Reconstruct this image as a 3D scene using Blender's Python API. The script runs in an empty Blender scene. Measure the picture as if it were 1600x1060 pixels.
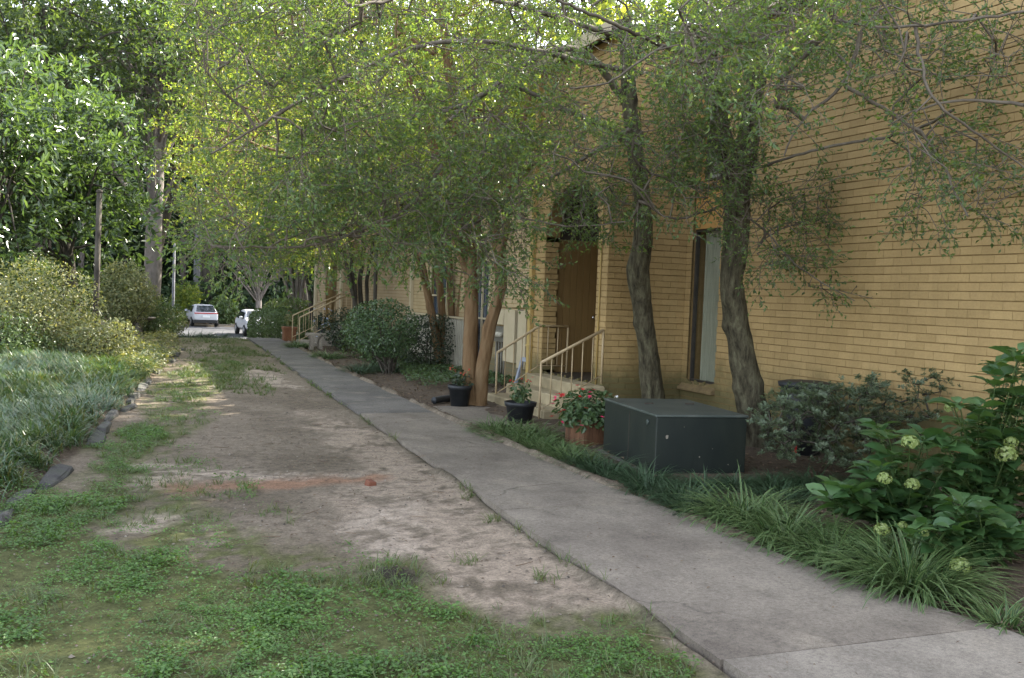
import bpy, bmesh, math, random
import numpy as np
from mathutils import Vector, Matrix, Quaternion

random.seed(7)
RNG = np.random.default_rng(7)
sc = bpy.context.scene
COL = sc.collection
R = math.radians

# ------------------------------------------------------------------ camera
CAM_H = 1.75
FPX, CXP, CYP = 1525.0, 800.0, 530.0          # focal length and centre in pixels of the 1600 px wide photograph
_a = np.array([-600.0, 89.0, 1525.0]); _a /= np.linalg.norm(_a)          # the street direction (+Y) in camera axes
_z = np.array([0.039, 1.0, (600*0.039-89)/1525]); _z -= _a*(_z@_a); _z /= np.linalg.norm(_z)
_x = np.cross(_a, _z); _x = -_x if _x[0] < 0 else _x
CM = np.stack([_x, _a, _z])                   # camera axes (right, up, forward) -> world
cam_d = bpy.data.cameras.new('camera'); cam = bpy.data.objects.new('camera', cam_d); COL.objects.link(cam)
cam_d.sensor_width = 36.0; cam_d.lens = FPX/1600*36.0
cam_d.clip_start = 0.05; cam_d.clip_end = 2000
_r, _u, _f = CM@np.array([1., 0, 0]), CM@np.array([0, 1., 0]), CM@np.array([0, 0, 1.])
cam.matrix_world = Matrix(((_r[0], _u[0], -_f[0], 0), (_r[1], _u[1], -_f[1], 0), (_r[2], _u[2], -_f[2], CAM_H), (0, 0, 0, 1)))
sc.camera = cam

# ------------------------------------------------------------------ sky, sun, exposure
SUN_EL, SUN_AZ = 36.0, 59.0                   # azimuth clockwise from +Y
w = bpy.data.worlds.new('World'); sc.world = w; w.use_nodes = True
nt = w.node_tree; bg = nt.nodes['Background']
sky = nt.nodes.new('ShaderNodeTexSky'); sky.sky_type = 'NISHITA'; sky.sun_disc = False
sky.sun_elevation = R(SUN_EL); sky.sun_rotation = R(SUN_AZ); sky.air_density = 1.0; sky.dust_density = 1.0
hs = nt.nodes.new('ShaderNodeHueSaturation'); hs.inputs['Saturation'].default_value = 0.42      # hazy white summer sky
nt.links.new(sky.outputs[0], hs.inputs['Color']); nt.links.new(hs.outputs[0], bg.inputs[0]); bg.inputs[1].default_value = 0.15
sun_dir = Vector((math.sin(R(SUN_AZ))*math.cos(R(SUN_EL)), math.cos(R(SUN_AZ))*math.cos(R(SUN_EL)), math.sin(R(SUN_EL))))
sd = bpy.data.lights.new('sun', 'SUN'); sd.energy = 5.0; sd.angle = R(0.5); sd.color = (1.0, 0.93, 0.8)
so = bpy.data.objects.new('sun', sd); COL.objects.link(so)
so.rotation_euler = sun_dir.to_track_quat('Z', 'Y').to_euler(); so.location = (20, 20, 30)
vs = sc.view_settings
vs.view_transform = 'Standard'; vs.look = 'None'; vs.gamma = 1.0; vs.use_curve_mapping = False
vs.exposure = 2.52
cy = sc.cycles
cy.max_bounces = 7; cy.diffuse_bounces = 4; cy.glossy_bounces = 2; cy.transmission_bounces = 4; cy.transparent_max_bounces = 4
cy.sample_clamp_indirect = 4.0; cy.use_denoising = True
cy.use_fast_gi = False

# ------------------------------------------------------------------ pixel of the photograph -> point of the place
def ray(px, py): return CM@np.array([(px-CXP)/FPX, -(py-CYP)/FPX, 1.0])
def PZ(px, py, z=0.0):
    d = ray(px, py); return np.array([0, 0, CAM_H])+d*((z-CAM_H)/d[2])
def PX(px, py, x):
    d = ray(px, py); return np.array([0, 0, CAM_H])+d*(x/d[0])
def PY(px, py, y):
    d = ray(px, py); return np.array([0, 0, CAM_H])+d*(y/d[1])

# ------------------------------------------------------------------ numpy noise
def _h(ix, iy, s):
    n = (ix*374761393+iy*668265263+s*1442695041) & 0xFFFFFFFF
    n = ((n ^ (n >> 13))*1274126177) & 0xFFFFFFFF
    return ((n ^ (n >> 16)) & 0xFFFF)/65535.0
def vnoise(x, y, s=0):
    x = np.asarray(x, float); y = np.asarray(y, float)
    ix = np.floor(x).astype(np.int64); iy = np.floor(y).astype(np.int64)
    fx = x-ix; fy = y-iy; fx = fx*fx*(3-2*fx); fy = fy*fy*(3-2*fy)
    a = _h(ix, iy, s); b = _h(ix+1, iy, s); c = _h(ix, iy+1, s); d = _h(ix+1, iy+1, s)
    return (a*(1-fx)+b*fx)*(1-fy)+(c*(1-fx)+d*fx)*fy
def fbm(x, y, s=0, o=4):
    t = 0; a = 0.5; k = 1.0
    for i in range(o):
        t = t+a*vnoise(np.asarray(x)*k+13.7*i, np.asarray(y)*k-7.1*i, s+i); a *= 0.5; k *= 2.03
    return t/(1-0.5**o)
def sstep(a, b, x):
    t = np.clip((np.asarray(x, float)-a)/(b-a), 0, 1); return t*t*(3-2*t)
def inpoly(px, py, poly):
    px = np.asarray(px); py = np.asarray(py); c = np.zeros(px.shape, bool); n = len(poly); j = n-1
    for i in range(n):
        xi, yi = poly[i]; xj, yj = poly[j]
        if yi != yj:
            c ^= ((yi > py) != (yj > py)) & (px < (xj-xi)*(py-yi)/(yj-yi)+xi)
        j = i
    return c

# ------------------------------------------------------------------ materials
MATS = {}
def nodes(name):
    m = bpy.data.materials.new(name); m.use_nodes = True; t = m.node_tree
    return m, t, t.nodes['Principled BSDF'], t.nodes['Material Output']
def _n(t, kind, **kw):
    n = t.nodes.new(kind)
    for k, v in kw.items(): setattr(n, k, v)
    return n
def _mix(t, fac, a, b, mode='MIX'):
    n = _n(t, 'ShaderNodeMix', data_type='RGBA', blend_type=mode)
    for sock, v in ((n.inputs[0], fac), (n.inputs[6], a), (n.inputs[7], b)):
        if hasattr(v, 'links') or isinstance(v, bpy.types.NodeSocket): t.links.new(v, sock)
        elif isinstance(v, (int, float)): sock.default_value = v
        else: sock.default_value = (*v, 1)
    return n.outputs[2]
def _noise(t, scale, detail=4, rough=0.6, stretch=None):
    g = _n(t, 'ShaderNodeNewGeometry'); v = g.outputs['Position']
    if stretch:
        mp = _n(t, 'ShaderNodeMapping'); mp.inputs['Scale'].default_value = stretch
        t.links.new(v, mp.inputs[0]); v = mp.outputs[0]
    n = _n(t, 'ShaderNodeTexNoise'); n.inputs['Scale'].default_value = scale
    n.inputs['Detail'].default_value = detail; n.inputs['Roughness'].default_value = rough
    t.links.new(v, n.inputs['Vector']); return n.outputs['Fac']
def _ramp(t, fac, stops):
    r = _n(t, 'ShaderNodeValToRGB'); el = r.color_ramp.elements
    while len(el) < len(stops): el.new(0.5)
    for e, (p, c) in zip(el, stops):
        e.position = p; e.color = (*c, 1) if not isinstance(c, (int, float)) else (c, c, c, 1)
    t.links.new(fac, r.inputs[0]); return r.outputs[0]
def surf(name, c1, c2, scale=6, rough=0.8, bump=0.3, bscale=40, c3=None, stretch=None, metal=0, spec=0.4, dist=0.01, rand=False):
    m, t, p, o = nodes(name)
    f = _noise(t, scale, 5, 0.65, stretch)
    st = [(0.32, c1), (0.68, c2)] if c3 is None else [(0.28, c1), (0.5, c2), (0.75, c3)]
    col = _ramp(t, f, st)
    if rand:
        oi = _n(t, 'ShaderNodeObjectInfo'); rr = _ramp(t, oi.outputs['Random'], [(0, 0.78), (1, 1.18)])
        col = _mix(t, 1.0, col, rr, 'MULTIPLY')
    t.links.new(col, p.inputs['Base Color'])
    p.inputs['Roughness'].default_value = rough; p.inputs['Metallic'].default_value = metal
    p.inputs['Specular IOR Level'].default_value = spec
    if bump:
        b = _n(t, 'ShaderNodeBump'); b.inputs['Strength'].default_value = bump; b.inputs['Distance'].default_value = dist
        t.links.new(_noise(t, bscale, 5, 0.7, stretch), b.inputs['Height']); t.links.new(b.outputs[0], p.inputs['Normal'])
    MATS[name] = m; return m
def walkmat(name, c1, c2, c3):
    m, t, p, o = nodes(name)
    col = _ramp(t, _noise(t, 0.9, 6, 0.65), [(0.3, c1), (0.5, c2), (0.72, c3)])
    col = _mix(t, _ramp(t, _noise(t, 2.6, 7, 0.7, (1, 0.6, 1)), [(0.52, 0.0), (0.75, 0.55)]), col, tuple(0.55*x for x in c1))       # damp and mould stains
    col = _mix(t, _ramp(t, _noise(t, 1.7, 6, 0.7), [(0.55, 0.0), (0.72, 0.5)]), col, (0.34, 0.29, 0.225))                             # washed sand
    col = _mix(t, 1.0, col, _ramp(t, _noise(t, 160, 3, 0.8), [(0.3, 0.7), (0.5, 1.0), (0.7, 1.25)]), 'MULTIPLY')
    col = _mix(t, 1.0, col, _ramp(t, _noise(t, 38, 5, 0.8), [(0.3, 0.62), (0.48, 1.0), (0.7, 1.3)]), 'MULTIPLY')
    g = _n(t, 'ShaderNodeNewGeometry'); wn = _n(t, 'ShaderNodeTexNoise'); wn.inputs['Scale'].default_value = 2.2; wn.inputs['Detail'].default_value = 5; t.links.new(g.outputs['Position'], wn.inputs['Vector'])
    ad = _n(t, 'ShaderNodeVectorMath', operation='MULTIPLY_ADD'); t.links.new(wn.outputs['Color'], ad.inputs[0]); ad.inputs[1].default_value = (0.5, 0.5, 0.0); t.links.new(g.outputs['Position'], ad.inputs[2])
    vo = _n(t, 'ShaderNodeTexVoronoi', feature='DISTANCE_TO_EDGE'); vo.inputs['Scale'].default_value = 0.3; t.links.new(ad.outputs[0], vo.inputs['Vector'])
    ck = _ramp(t, vo.outputs['Distance'], [(0.0, 0.1), (0.0018, 0.4), (0.004, 1.0)]); col = _mix(t, _ramp(t, _noise(t, 0.5, 2), [(0.52, 0.0), (0.60, 0.5)]), col, _mix(t, 1.0, col, ck, 'MULTIPLY'))   # hairline cracks
    t.links.new(col, p.inputs['Base Color']); p.inputs['Roughness'].default_value = 0.93; p.inputs['Specular IOR Level'].default_value = 0.2
    b = _n(t, 'ShaderNodeBump'); b.inputs['Strength'].default_value = 0.6; b.inputs['Distance'].default_value = 0.008
    t.links.new(_noise(t, 90, 6, 0.75), b.inputs['Height']); t.links.new(b.outputs[0], p.inputs['Normal']); MATS[name] = m
def leafmat(name, cols, trans=0.35, rough=0.45, tcol=None, spec=0.5, patch=0.0):
    """cols: list of leaf colours picked leaf by leaf"""
    m, t, p, o = nodes(name)
    g = _n(t, 'ShaderNodeNewGeometry')
    st = [(i/max(1, len(cols)-1), c) for i, c in enumerate(cols)]
    col = _ramp(t, g.outputs['Random Per Island'], st)
    if patch:
        col = _mix(t, 1.0, col, _ramp(t, _noise(t, 1.1, 3), [(0.3, 1-patch), (0.7, 1+patch*0.6)]), 'MULTIPLY')
    t.links.new(col, p.inputs['Base Color']); p.inputs['Roughness'].default_value = rough
    p.inputs['Specular IOR Level'].default_value = spec
    if trans:
        tr = _n(t, 'ShaderNodeBsdfTranslucent')
        tc = _mix(t, 1.0, col, tcol or (1.9, 1.75, 0.55), 'MULTIPLY'); t.links.new(tc, tr.inputs[0])
        mx = _n(t, 'ShaderNodeMixShader'); mx.inputs[0].default_value = trans
        t.links.new(p.outputs[0], mx.inputs[1]); t.links.new(tr.outputs[0], mx.inputs[2]); t.links.new(mx.outputs[0], o.inputs[0])
    MATS[name] = m; return m
def plain(name, c, rough=0.6, spec=0.4, metal=0, emit=0, alpha=None):
    m, t, p, o = nodes(name)
    p.inputs['Base Color'].default_value = (*c, 1); p.inputs['Roughness'].default_value = rough
    p.inputs['Specular IOR Level'].default_value = spec; p.inputs['Metallic'].default_value = metal
    MATS[name] = m; return m

def ground_mat():
    m, t, p, o = nodes('soil')
    at = _n(t, 'ShaderNodeAttribute', attribute_name='tone')
    col = at.outputs['Color']
    col = _mix(t, 1.0, col, _ramp(t, _noise(t, 9, 8, 0.72), [(0.28, 0.5), (0.5, 0.98), (0.75, 1.4)]), 'MULTIPLY')
    col = _mix(t, 1.0, col, _ramp(t, _noise(t, 42, 6, 0.85), [(0.32, 0.5), (0.5, 1.0), (0.68, 1.45)]), 'MULTIPLY')
    t.links.new(col, p.inputs['Base Color']); p.inputs['Roughness'].default_value = 0.95; p.inputs['Specular IOR Level'].default_value = 0.15
    b = _n(t, 'ShaderNodeBump'); b.inputs['Strength'].default_value = 0.8; b.inputs['Distance'].default_value = 0.025
    t.links.new(_noise(t, 26, 8, 0.75), b.inputs['Height']); t.links.new(b.outputs[0], p.inputs['Normal'])
    MATS['soil'] = m
ground_mat()
def brick_mat(name, c1, c2, dirt, zl=0.75):
    m, t, p, o = nodes(name)
    g = _n(t, 'ShaderNodeNewGeometry'); oi = _n(t, 'ShaderNodeObjectInfo')
    ad = _n(t, 'ShaderNodeMath', operation='ADD'); t.links.new(g.outputs['Random Per Island'], ad.inputs[0]); t.links.new(oi.outputs['Random'], ad.inputs[1])
    fr = _n(t, 'ShaderNodeMath', operation='FRACT'); t.links.new(ad.outputs[0], fr.inputs[0])
    col = _ramp(t, fr.outputs[0], [(0, c1), (1, c2)])
    col = _mix(t, 1.0, col, _ramp(t, _noise(t, 0.9, 4), [(0.3, 0.9), (0.7, 1.08)]), 'MULTIPLY')
    col = _mix(t, 1.0, col, _ramp(t, _noise(t, 38, 6, 0.7), [(0.25, 0.86), (0.6, 1.03)]), 'MULTIPLY')
    # splash dirt and algae that grow up from the ground
    sx = _n(t, 'ShaderNodeSeparateXYZ'); t.links.new(g.outputs['Position'], sx.inputs[0])
    nz = _noise(t, 2.2, 5, 0.65)
    mm = _n(t, 'ShaderNodeMath', operation='MULTIPLY_ADD'); t.links.new(nz, mm.inputs[0]); mm.inputs[1].default_value = -1.1; t.links.new(sx.outputs[2], mm.inputs[2])
    fac = _ramp(t, mm.outputs[0], [(0.0, 0.85), (0.28, 0.3), (0.5, 0.0)])
    col = _mix(t, fac, col, dirt)
    streak = _ramp(t, _noise(t, 1.0, 4, 0.6, (5, 5, 0.5)), [(0.5, 0.0), (0.85, 0.3)])
    col = _mix(t, streak, col, tuple(0.55*x for x in c1))
    t.links.new(col, p.inputs['Base Color']); p.inputs['Roughness'].default_value = 0.75; p.inputs['Specular IOR Level'].default_value = 0.3
    b = _n(t, 'ShaderNodeBump'); b.inputs['Strength'].default_value = 0.35; b.inputs['Distance'].default_value = 0.006
    t.links.new(_noise(t, 55, 5, 0.7), b.inputs['Height']); t.links.new(b.outputs[0], p.inputs['Normal'])
    MATS[name] = m
brick_mat('yellow_brick', (0.345, 0.238, 0.105), (0.405, 0.282, 0.128), (0.09, 0.085, 0.035))
brick_mat('tan_brick', (0.36, 0.275, 0.155), (0.41, 0.315, 0.185), (0.10, 0.09, 0.05))
brick_mat('far_brick', (0.31, 0.23, 0.14), (0.35, 0.265, 0.165), (0.10, 0.09, 0.05))
surf('joint', (0.185, 0.12, 0.048), (0.25, 0.165, 0.068), 12, 0.9, 0.3)
surf('sill_brick', (0.14, 0.10, 0.05), (0.24, 0.17, 0.08), 8, 0.85, 0.4)
surf('orange_panel', (0.40, 0.22, 0.065), (0.44, 0.25, 0.08), 3, 0.6, 0.1)
surf('yellow_trim', (0.36, 0.25, 0.085), (0.41, 0.29, 0.105), 4, 0.5, 0.1)
surf('cream_trim', (0.37, 0.31, 0.205), (0.43, 0.36, 0.245), 4, 0.5, 0.1)
surf('door_brown', (0.165, 0.103, 0.038), (0.20, 0.126, 0.05), 5, 0.5, 0.25, 20, stretch=(8, 8, 0.4))
surf('dark_paint_and_shade', (0.03, 0.025, 0.02), (0.05, 0.04, 0.03), 5, 0.6, 0.1)
surf('bronze_frame', (0.05, 0.045, 0.04), (0.08, 0.07, 0.06), 9, 0.4, 0.05, metal=0.3)
surf('curtain', (0.23, 0.235, 0.18), (0.34, 0.345, 0.27), 3, 0.9, 0.4, 18, stretch=(10, 10, 0.6))
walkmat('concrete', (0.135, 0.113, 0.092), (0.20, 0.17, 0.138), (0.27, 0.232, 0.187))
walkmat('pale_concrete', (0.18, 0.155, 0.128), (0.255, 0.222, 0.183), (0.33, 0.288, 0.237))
surf('step_concrete', (0.24, 0.195, 0.12), (0.40, 0.33, 0.21), 3, 0.9, 0.5, 50, dist=0.008, spec=0.2)
surf('rail_paint', (0.40, 0.30, 0.18), (0.46, 0.355, 0.215), 10, 0.5, 0.15)
surf('rust_rail', (0.30, 0.13, 0.05), (0.45, 0.28, 0.15), 9, 0.6, 0.2)
surf('edging_stone', (0.04, 0.038, 0.036), (0.085, 0.08, 0.076), 5, 0.9, 0.8, 26, c3=(0.075, 0.09, 0.05), dist=0.02, rand=True)
surf('asphalt', (0.036, 0.037, 0.043), (0.052, 0.053, 0.06), 0.6, 0.8, 0.3, 60)
surf('holly_bark', (0.022, 0.018, 0.012), (0.10, 0.088, 0.058), 15, 0.95, 1.0, 30, c3=(0.21, 0.20, 0.125), stretch=(1, 1, 0.28), dist=0.06, spec=0.15)
surf('twig_bark', (0.075, 0.06, 0.045), (0.17, 0.145, 0.115), 4, 0.9, 0.3, spec=0.2)
surf('myrtle_bark', (0.085, 0.05, 0.024), (0.155, 0.095, 0.048), 6, 0.8, 0.8, 14, c3=(0.20, 0.14, 0.08), stretch=(1.5, 1.5, 0.25), dist=0.02, spec=0.2)
surf('pale_bark', (0.12, 0.105, 0.095), (0.23, 0.20, 0.18), 6, 0.9, 0.6, 20, stretch=(1, 1, 0.4), dist=0.03, spec=0.2)
surf('dark_bark', (0.035, 0.03, 0.025), (0.09, 0.08, 0.065), 5, 0.95, 0.6, 20, stretch=(1, 1, 0.4), dist=0.03, spec=0.15)
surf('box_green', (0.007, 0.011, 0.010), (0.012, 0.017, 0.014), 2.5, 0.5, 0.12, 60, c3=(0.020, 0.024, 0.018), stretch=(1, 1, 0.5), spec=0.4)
surf('box_green_lit', (0.03, 0.042, 0.038), (0.055, 0.068, 0.06), 3.5, 0.5, 0.15, 60, c3=(0.085, 0.094, 0.083), spec=0.4)  # paler copy of the box green, brightness of the lit top put into it
surf('rust_spot', (0.12, 0.10, 0.08), (0.30, 0.27, 0.22), 60, 0.8, 0.2)
surf('black_plastic', (0.012, 0.014, 0.017), (0.028, 0.03, 0.034), 8, 0.5, 0.15, 40)
surf('terracotta', (0.15, 0.062, 0.03), (0.22, 0.10, 0.05), 7, 0.9, 0.3, 40)
surf('planter_wood', (0.07, 0.034, 0.017), (0.16, 0.075, 0.037), 4, 0.85, 0.5, 25, stretch=(4, 4, 0.5))
surf('meter_grey', (0.30, 0.28, 0.23), (0.40, 0.37, 0.30), 6, 0.5, 0.1)
surf('meter_dark', (0.10, 0.09, 0.075), (0.16, 0.15, 0.12), 12, 0.5, 0.2)
surf('grey_frame', (0.20, 0.22, 0.27), (0.28, 0.30, 0.35), 6, 0.6, 0.2)
surf('shingle', (0.10, 0.085, 0.07), (0.16, 0.14, 0.12), 9, 0.95, 0.5)
surf('brick_red', (0.14, 0.05, 0.03), (0.20, 0.08, 0.048), 12, 0.9, 0.6)
surf('pole_wood', (0.05, 0.045, 0.04), (0.12, 0.11, 0.10), 6, 0.9, 0.4, stretch=(1, 1, 0.3))
surf('utility_pole', (0.13, 0.13, 0.145), (0.21, 0.21, 0.23), 3, 0.8, 0.2)
plain('glass_dark', (0.02, 0.025, 0.03), 0.06, 0.8)
plain('glass_blue', (0.035, 0.05, 0.075), 0.06, 0.8)
plain('car_white', (0.50, 0.50, 0.53), 0.25, 0.6)
plain('car_black', (0.012, 0.012, 0.014), 0.4, 0.5)
plain('tyre', (0.015, 0.015, 0.015), 0.85)
plain('rim', (0.35, 0.35, 0.37), 0.35, metal=0.8)
plain('tail_red', (0.35, 0.015, 0.015), 0.25, 0.6)
plain('lamp_glass', (0.55, 0.56, 0.58), 0.12, 0.8)
plain('chrome', (0.6, 0.6, 0.62), 0.2, metal=1.0)
plain('plate_white', (0.7, 0.7, 0.7), 0.5)
plain('flower_red', (0.62, 0.02, 0.03), 0.6)
plain('flower_pink', (0.70, 0.035, 0.14), 0.6)
plain('flower_white', (0.80, 0.80, 0.78), 0.6)
plain('flower_coral', (0.60, 0.12, 0.07), 0.6)
plain('flower_blue', (0.55, 0.62, 0.85), 0.6)
leafmat('holly_leaf', [(0.055, 0.10, 0.04), (0.08, 0.135, 0.052), (0.105, 0.165, 0.066), (0.15, 0.205, 0.062)], 0.48, 0.36, patch=0.25)
leafmat('myrtle_leaf', [(0.08, 0.13, 0.038), (0.115, 0.17, 0.048), (0.155, 0.21, 0.058), (0.22, 0.235, 0.065)], 0.52, 0.45, patch=0.3)
leafmat('magnolia_leaf', [(0.045, 0.08, 0.032), (0.065, 0.11, 0.042), (0.10, 0.15, 0.05)], 0.34, 0.27, tcol=(1.5, 1.5, 0.6), spec=0.75, patch=0.3)
leafmat('wood_leaf', [(0.035, 0.06, 0.028), (0.055, 0.09, 0.035), (0.085, 0.125, 0.045)], 0.4, 0.5, patch=0.35)
leafmat('shaded_leaf', [(0.016, 0.03, 0.018), (0.026, 0.045, 0.023), (0.04, 0.065, 0.028)], 0.12, 0.7, spec=0.1, patch=0.35)  # darker woodland leaf with the deep shade of the woods in its colour
leafmat('bright_leaf', [(0.09, 0.145, 0.038), (0.135, 0.19, 0.05), (0.20, 0.225, 0.06)], 0.55, 0.5, patch=0.3)
leafmat('azalea_leaf', [(0.085, 0.115, 0.05), (0.16, 0.18, 0.08), (0.27, 0.265, 0.13)], 0.25, 0.5, patch=0.25)  # sunlit cream of the azaleas put into the leaf tones
leafmat('grey_azalea_leaf', [(0.055, 0.08, 0.045), (0.085, 0.12, 0.068), (0.13, 0.165, 0.10)], 0.2, 0.42)
leafmat('hedge_leaf', [(0.05, 0.085, 0.03), (0.07, 0.115, 0.038), (0.10, 0.15, 0.05)], 0.22, 0.4, patch=0.3)
leafmat('box_leaf', [(0.035, 0.065, 0.03), (0.055, 0.10, 0.042), (0.09, 0.15, 0.06)], 0.2, 0.3, spec=0.6)
leafmat('dark_leaf', [(0.018, 0.032, 0.018), (0.028, 0.045, 0.023), (0.04, 0.06, 0.03)], 0.2, 0.45)
leafmat('cover_leaf', [(0.04, 0.075, 0.03), (0.065, 0.11, 0.045), (0.09, 0.14, 0.06)], 0.25, 0.45)
leafmat('hydrangea_leaf', [(0.035, 0.085, 0.03), (0.055, 0.12, 0.042), (0.085, 0.16, 0.055)], 0.3, 0.38, spec=0.55)
leafmat('hydrangea_bloom', [(0.16, 0.22, 0.05), (0.235, 0.30, 0.095), (0.33, 0.38, 0.18)], 0.25, 0.6)
leafmat('weed_leaf', [(0.06, 0.135, 0.028), (0.085, 0.175, 0.036), (0.12, 0.22, 0.05)], 0.3, 0.5, patch=0.2)
leafmat('mondo_blade', [(0.04, 0.085, 0.04), (0.06, 0.12, 0.055), (0.10, 0.165, 0.08), (0.17, 0.16, 0.07)], 0.25, 0.36, spec=0.6, patch=0.15)
leafmat('lawn_blade', [(0.06, 0.095, 0.03), (0.085, 0.125, 0.038), (0.13, 0.155, 0.06)], 0.3, 0.5)
leafmat('litter_leaf', [(0.07, 0.045, 0.03), (0.13, 0.085, 0.055), (0.22, 0.16, 0.11), (0.10, 0.06, 0.04)], 0.05, 0.8)
def striped_mat(name, dark, pale):
    m, t, p, o = nodes(name)
    at = _n(t, 'ShaderNodeAttribute', attribute_name='edge'); g = _n(t, 'ShaderNodeNewGeometry')
    a = _ramp(t, g.outputs['Random Per Island'], [(0, tuple(0.75*x for x in dark)), (1, tuple(1.3*x for x in dark))])
    b = _ramp(t, g.outputs['Random Per Island'], [(0, tuple(0.6*x for x in pale)), (1, pale)])
    col = _mix(t, _ramp(t, at.outputs['Fac'], [(0.6, 0.0), (0.85, 1.0)]), a, b)
    t.links.new(col, p.inputs['Base Color']); p.inputs['Roughness'].default_value = 0.42
    tr = _n(t, 'ShaderNodeBsdfTranslucent'); t.links.new(col, tr.inputs[0])
    mx = _n(t, 'ShaderNodeMixShader'); mx.inputs[0].default_value = 0.22
    t.links.new(p.outputs[0], mx.inputs[1]); t.links.new(tr.outputs[0], mx.inputs[2]); t.links.new(mx.outputs[0], o.inputs[0])
    MATS[name] = m
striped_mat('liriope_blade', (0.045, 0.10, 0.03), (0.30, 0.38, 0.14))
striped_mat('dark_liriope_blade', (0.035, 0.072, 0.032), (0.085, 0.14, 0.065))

# ------------------------------------------------------------------ object helpers
def tag(o, label=None, cat=None, group=None, kind=None):
    if label: o['label'] = label
    if cat: o['category'] = cat
    if group: o['group'] = group
    if kind: o['kind'] = kind
    return o
def link(name, me, parent=None, loc=None):
    o = bpy.data.objects.new(name, me); COL.objects.link(o)
    if parent is not None: o.parent = parent
    if loc is not None: o.location = loc
    return o
def thing(name, label, cat, loc=(0, 0, 0), group=None, rz=0.0):
    o = link(name, None, None, loc); o.rotation_euler = (0, 0, rz); o.empty_display_size = 0.1
    return tag(o, label, cat, group)
def np_mesh(name, V, F, mats, smooth=False, attr=None, mi=None):
    """V (n,3); F (m,4) quads, all numpy"""
    V = np.ascontiguousarray(V, np.float32); F = np.ascontiguousarray(F, np.int32)
    me = bpy.data.meshes.new(name); k = F.shape[1]
    me.vertices.add(len(V)); me.vertices.foreach_set('co', V.ravel())
    me.loops.add(F.size); me.loops.foreach_set('vertex_index', F.ravel())
    me.polygons.add(len(F)); me.polygons.foreach_set('loop_start', np.arange(0, F.size, k, dtype=np.int32))
    for m in ([mats] if isinstance(mats, str) else mats): me.materials.append(MATS[m])
    if mi is not None: me.polygons.foreach_set('material_index', np.asarray(mi, np.int32))
    me.polygons.foreach_set('use_smooth', np.full(len(F), smooth, bool))
    if attr:
        for nm, (typ, arr) in attr.items():
            a = me.attributes.new(nm, typ, 'POINT')
            a.data.foreach_set('color' if typ == 'FLOAT_COLOR' else 'value', np.ascontiguousarray(arr, np.float32).ravel())
    me.update(calc_edges=True); return me
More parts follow.
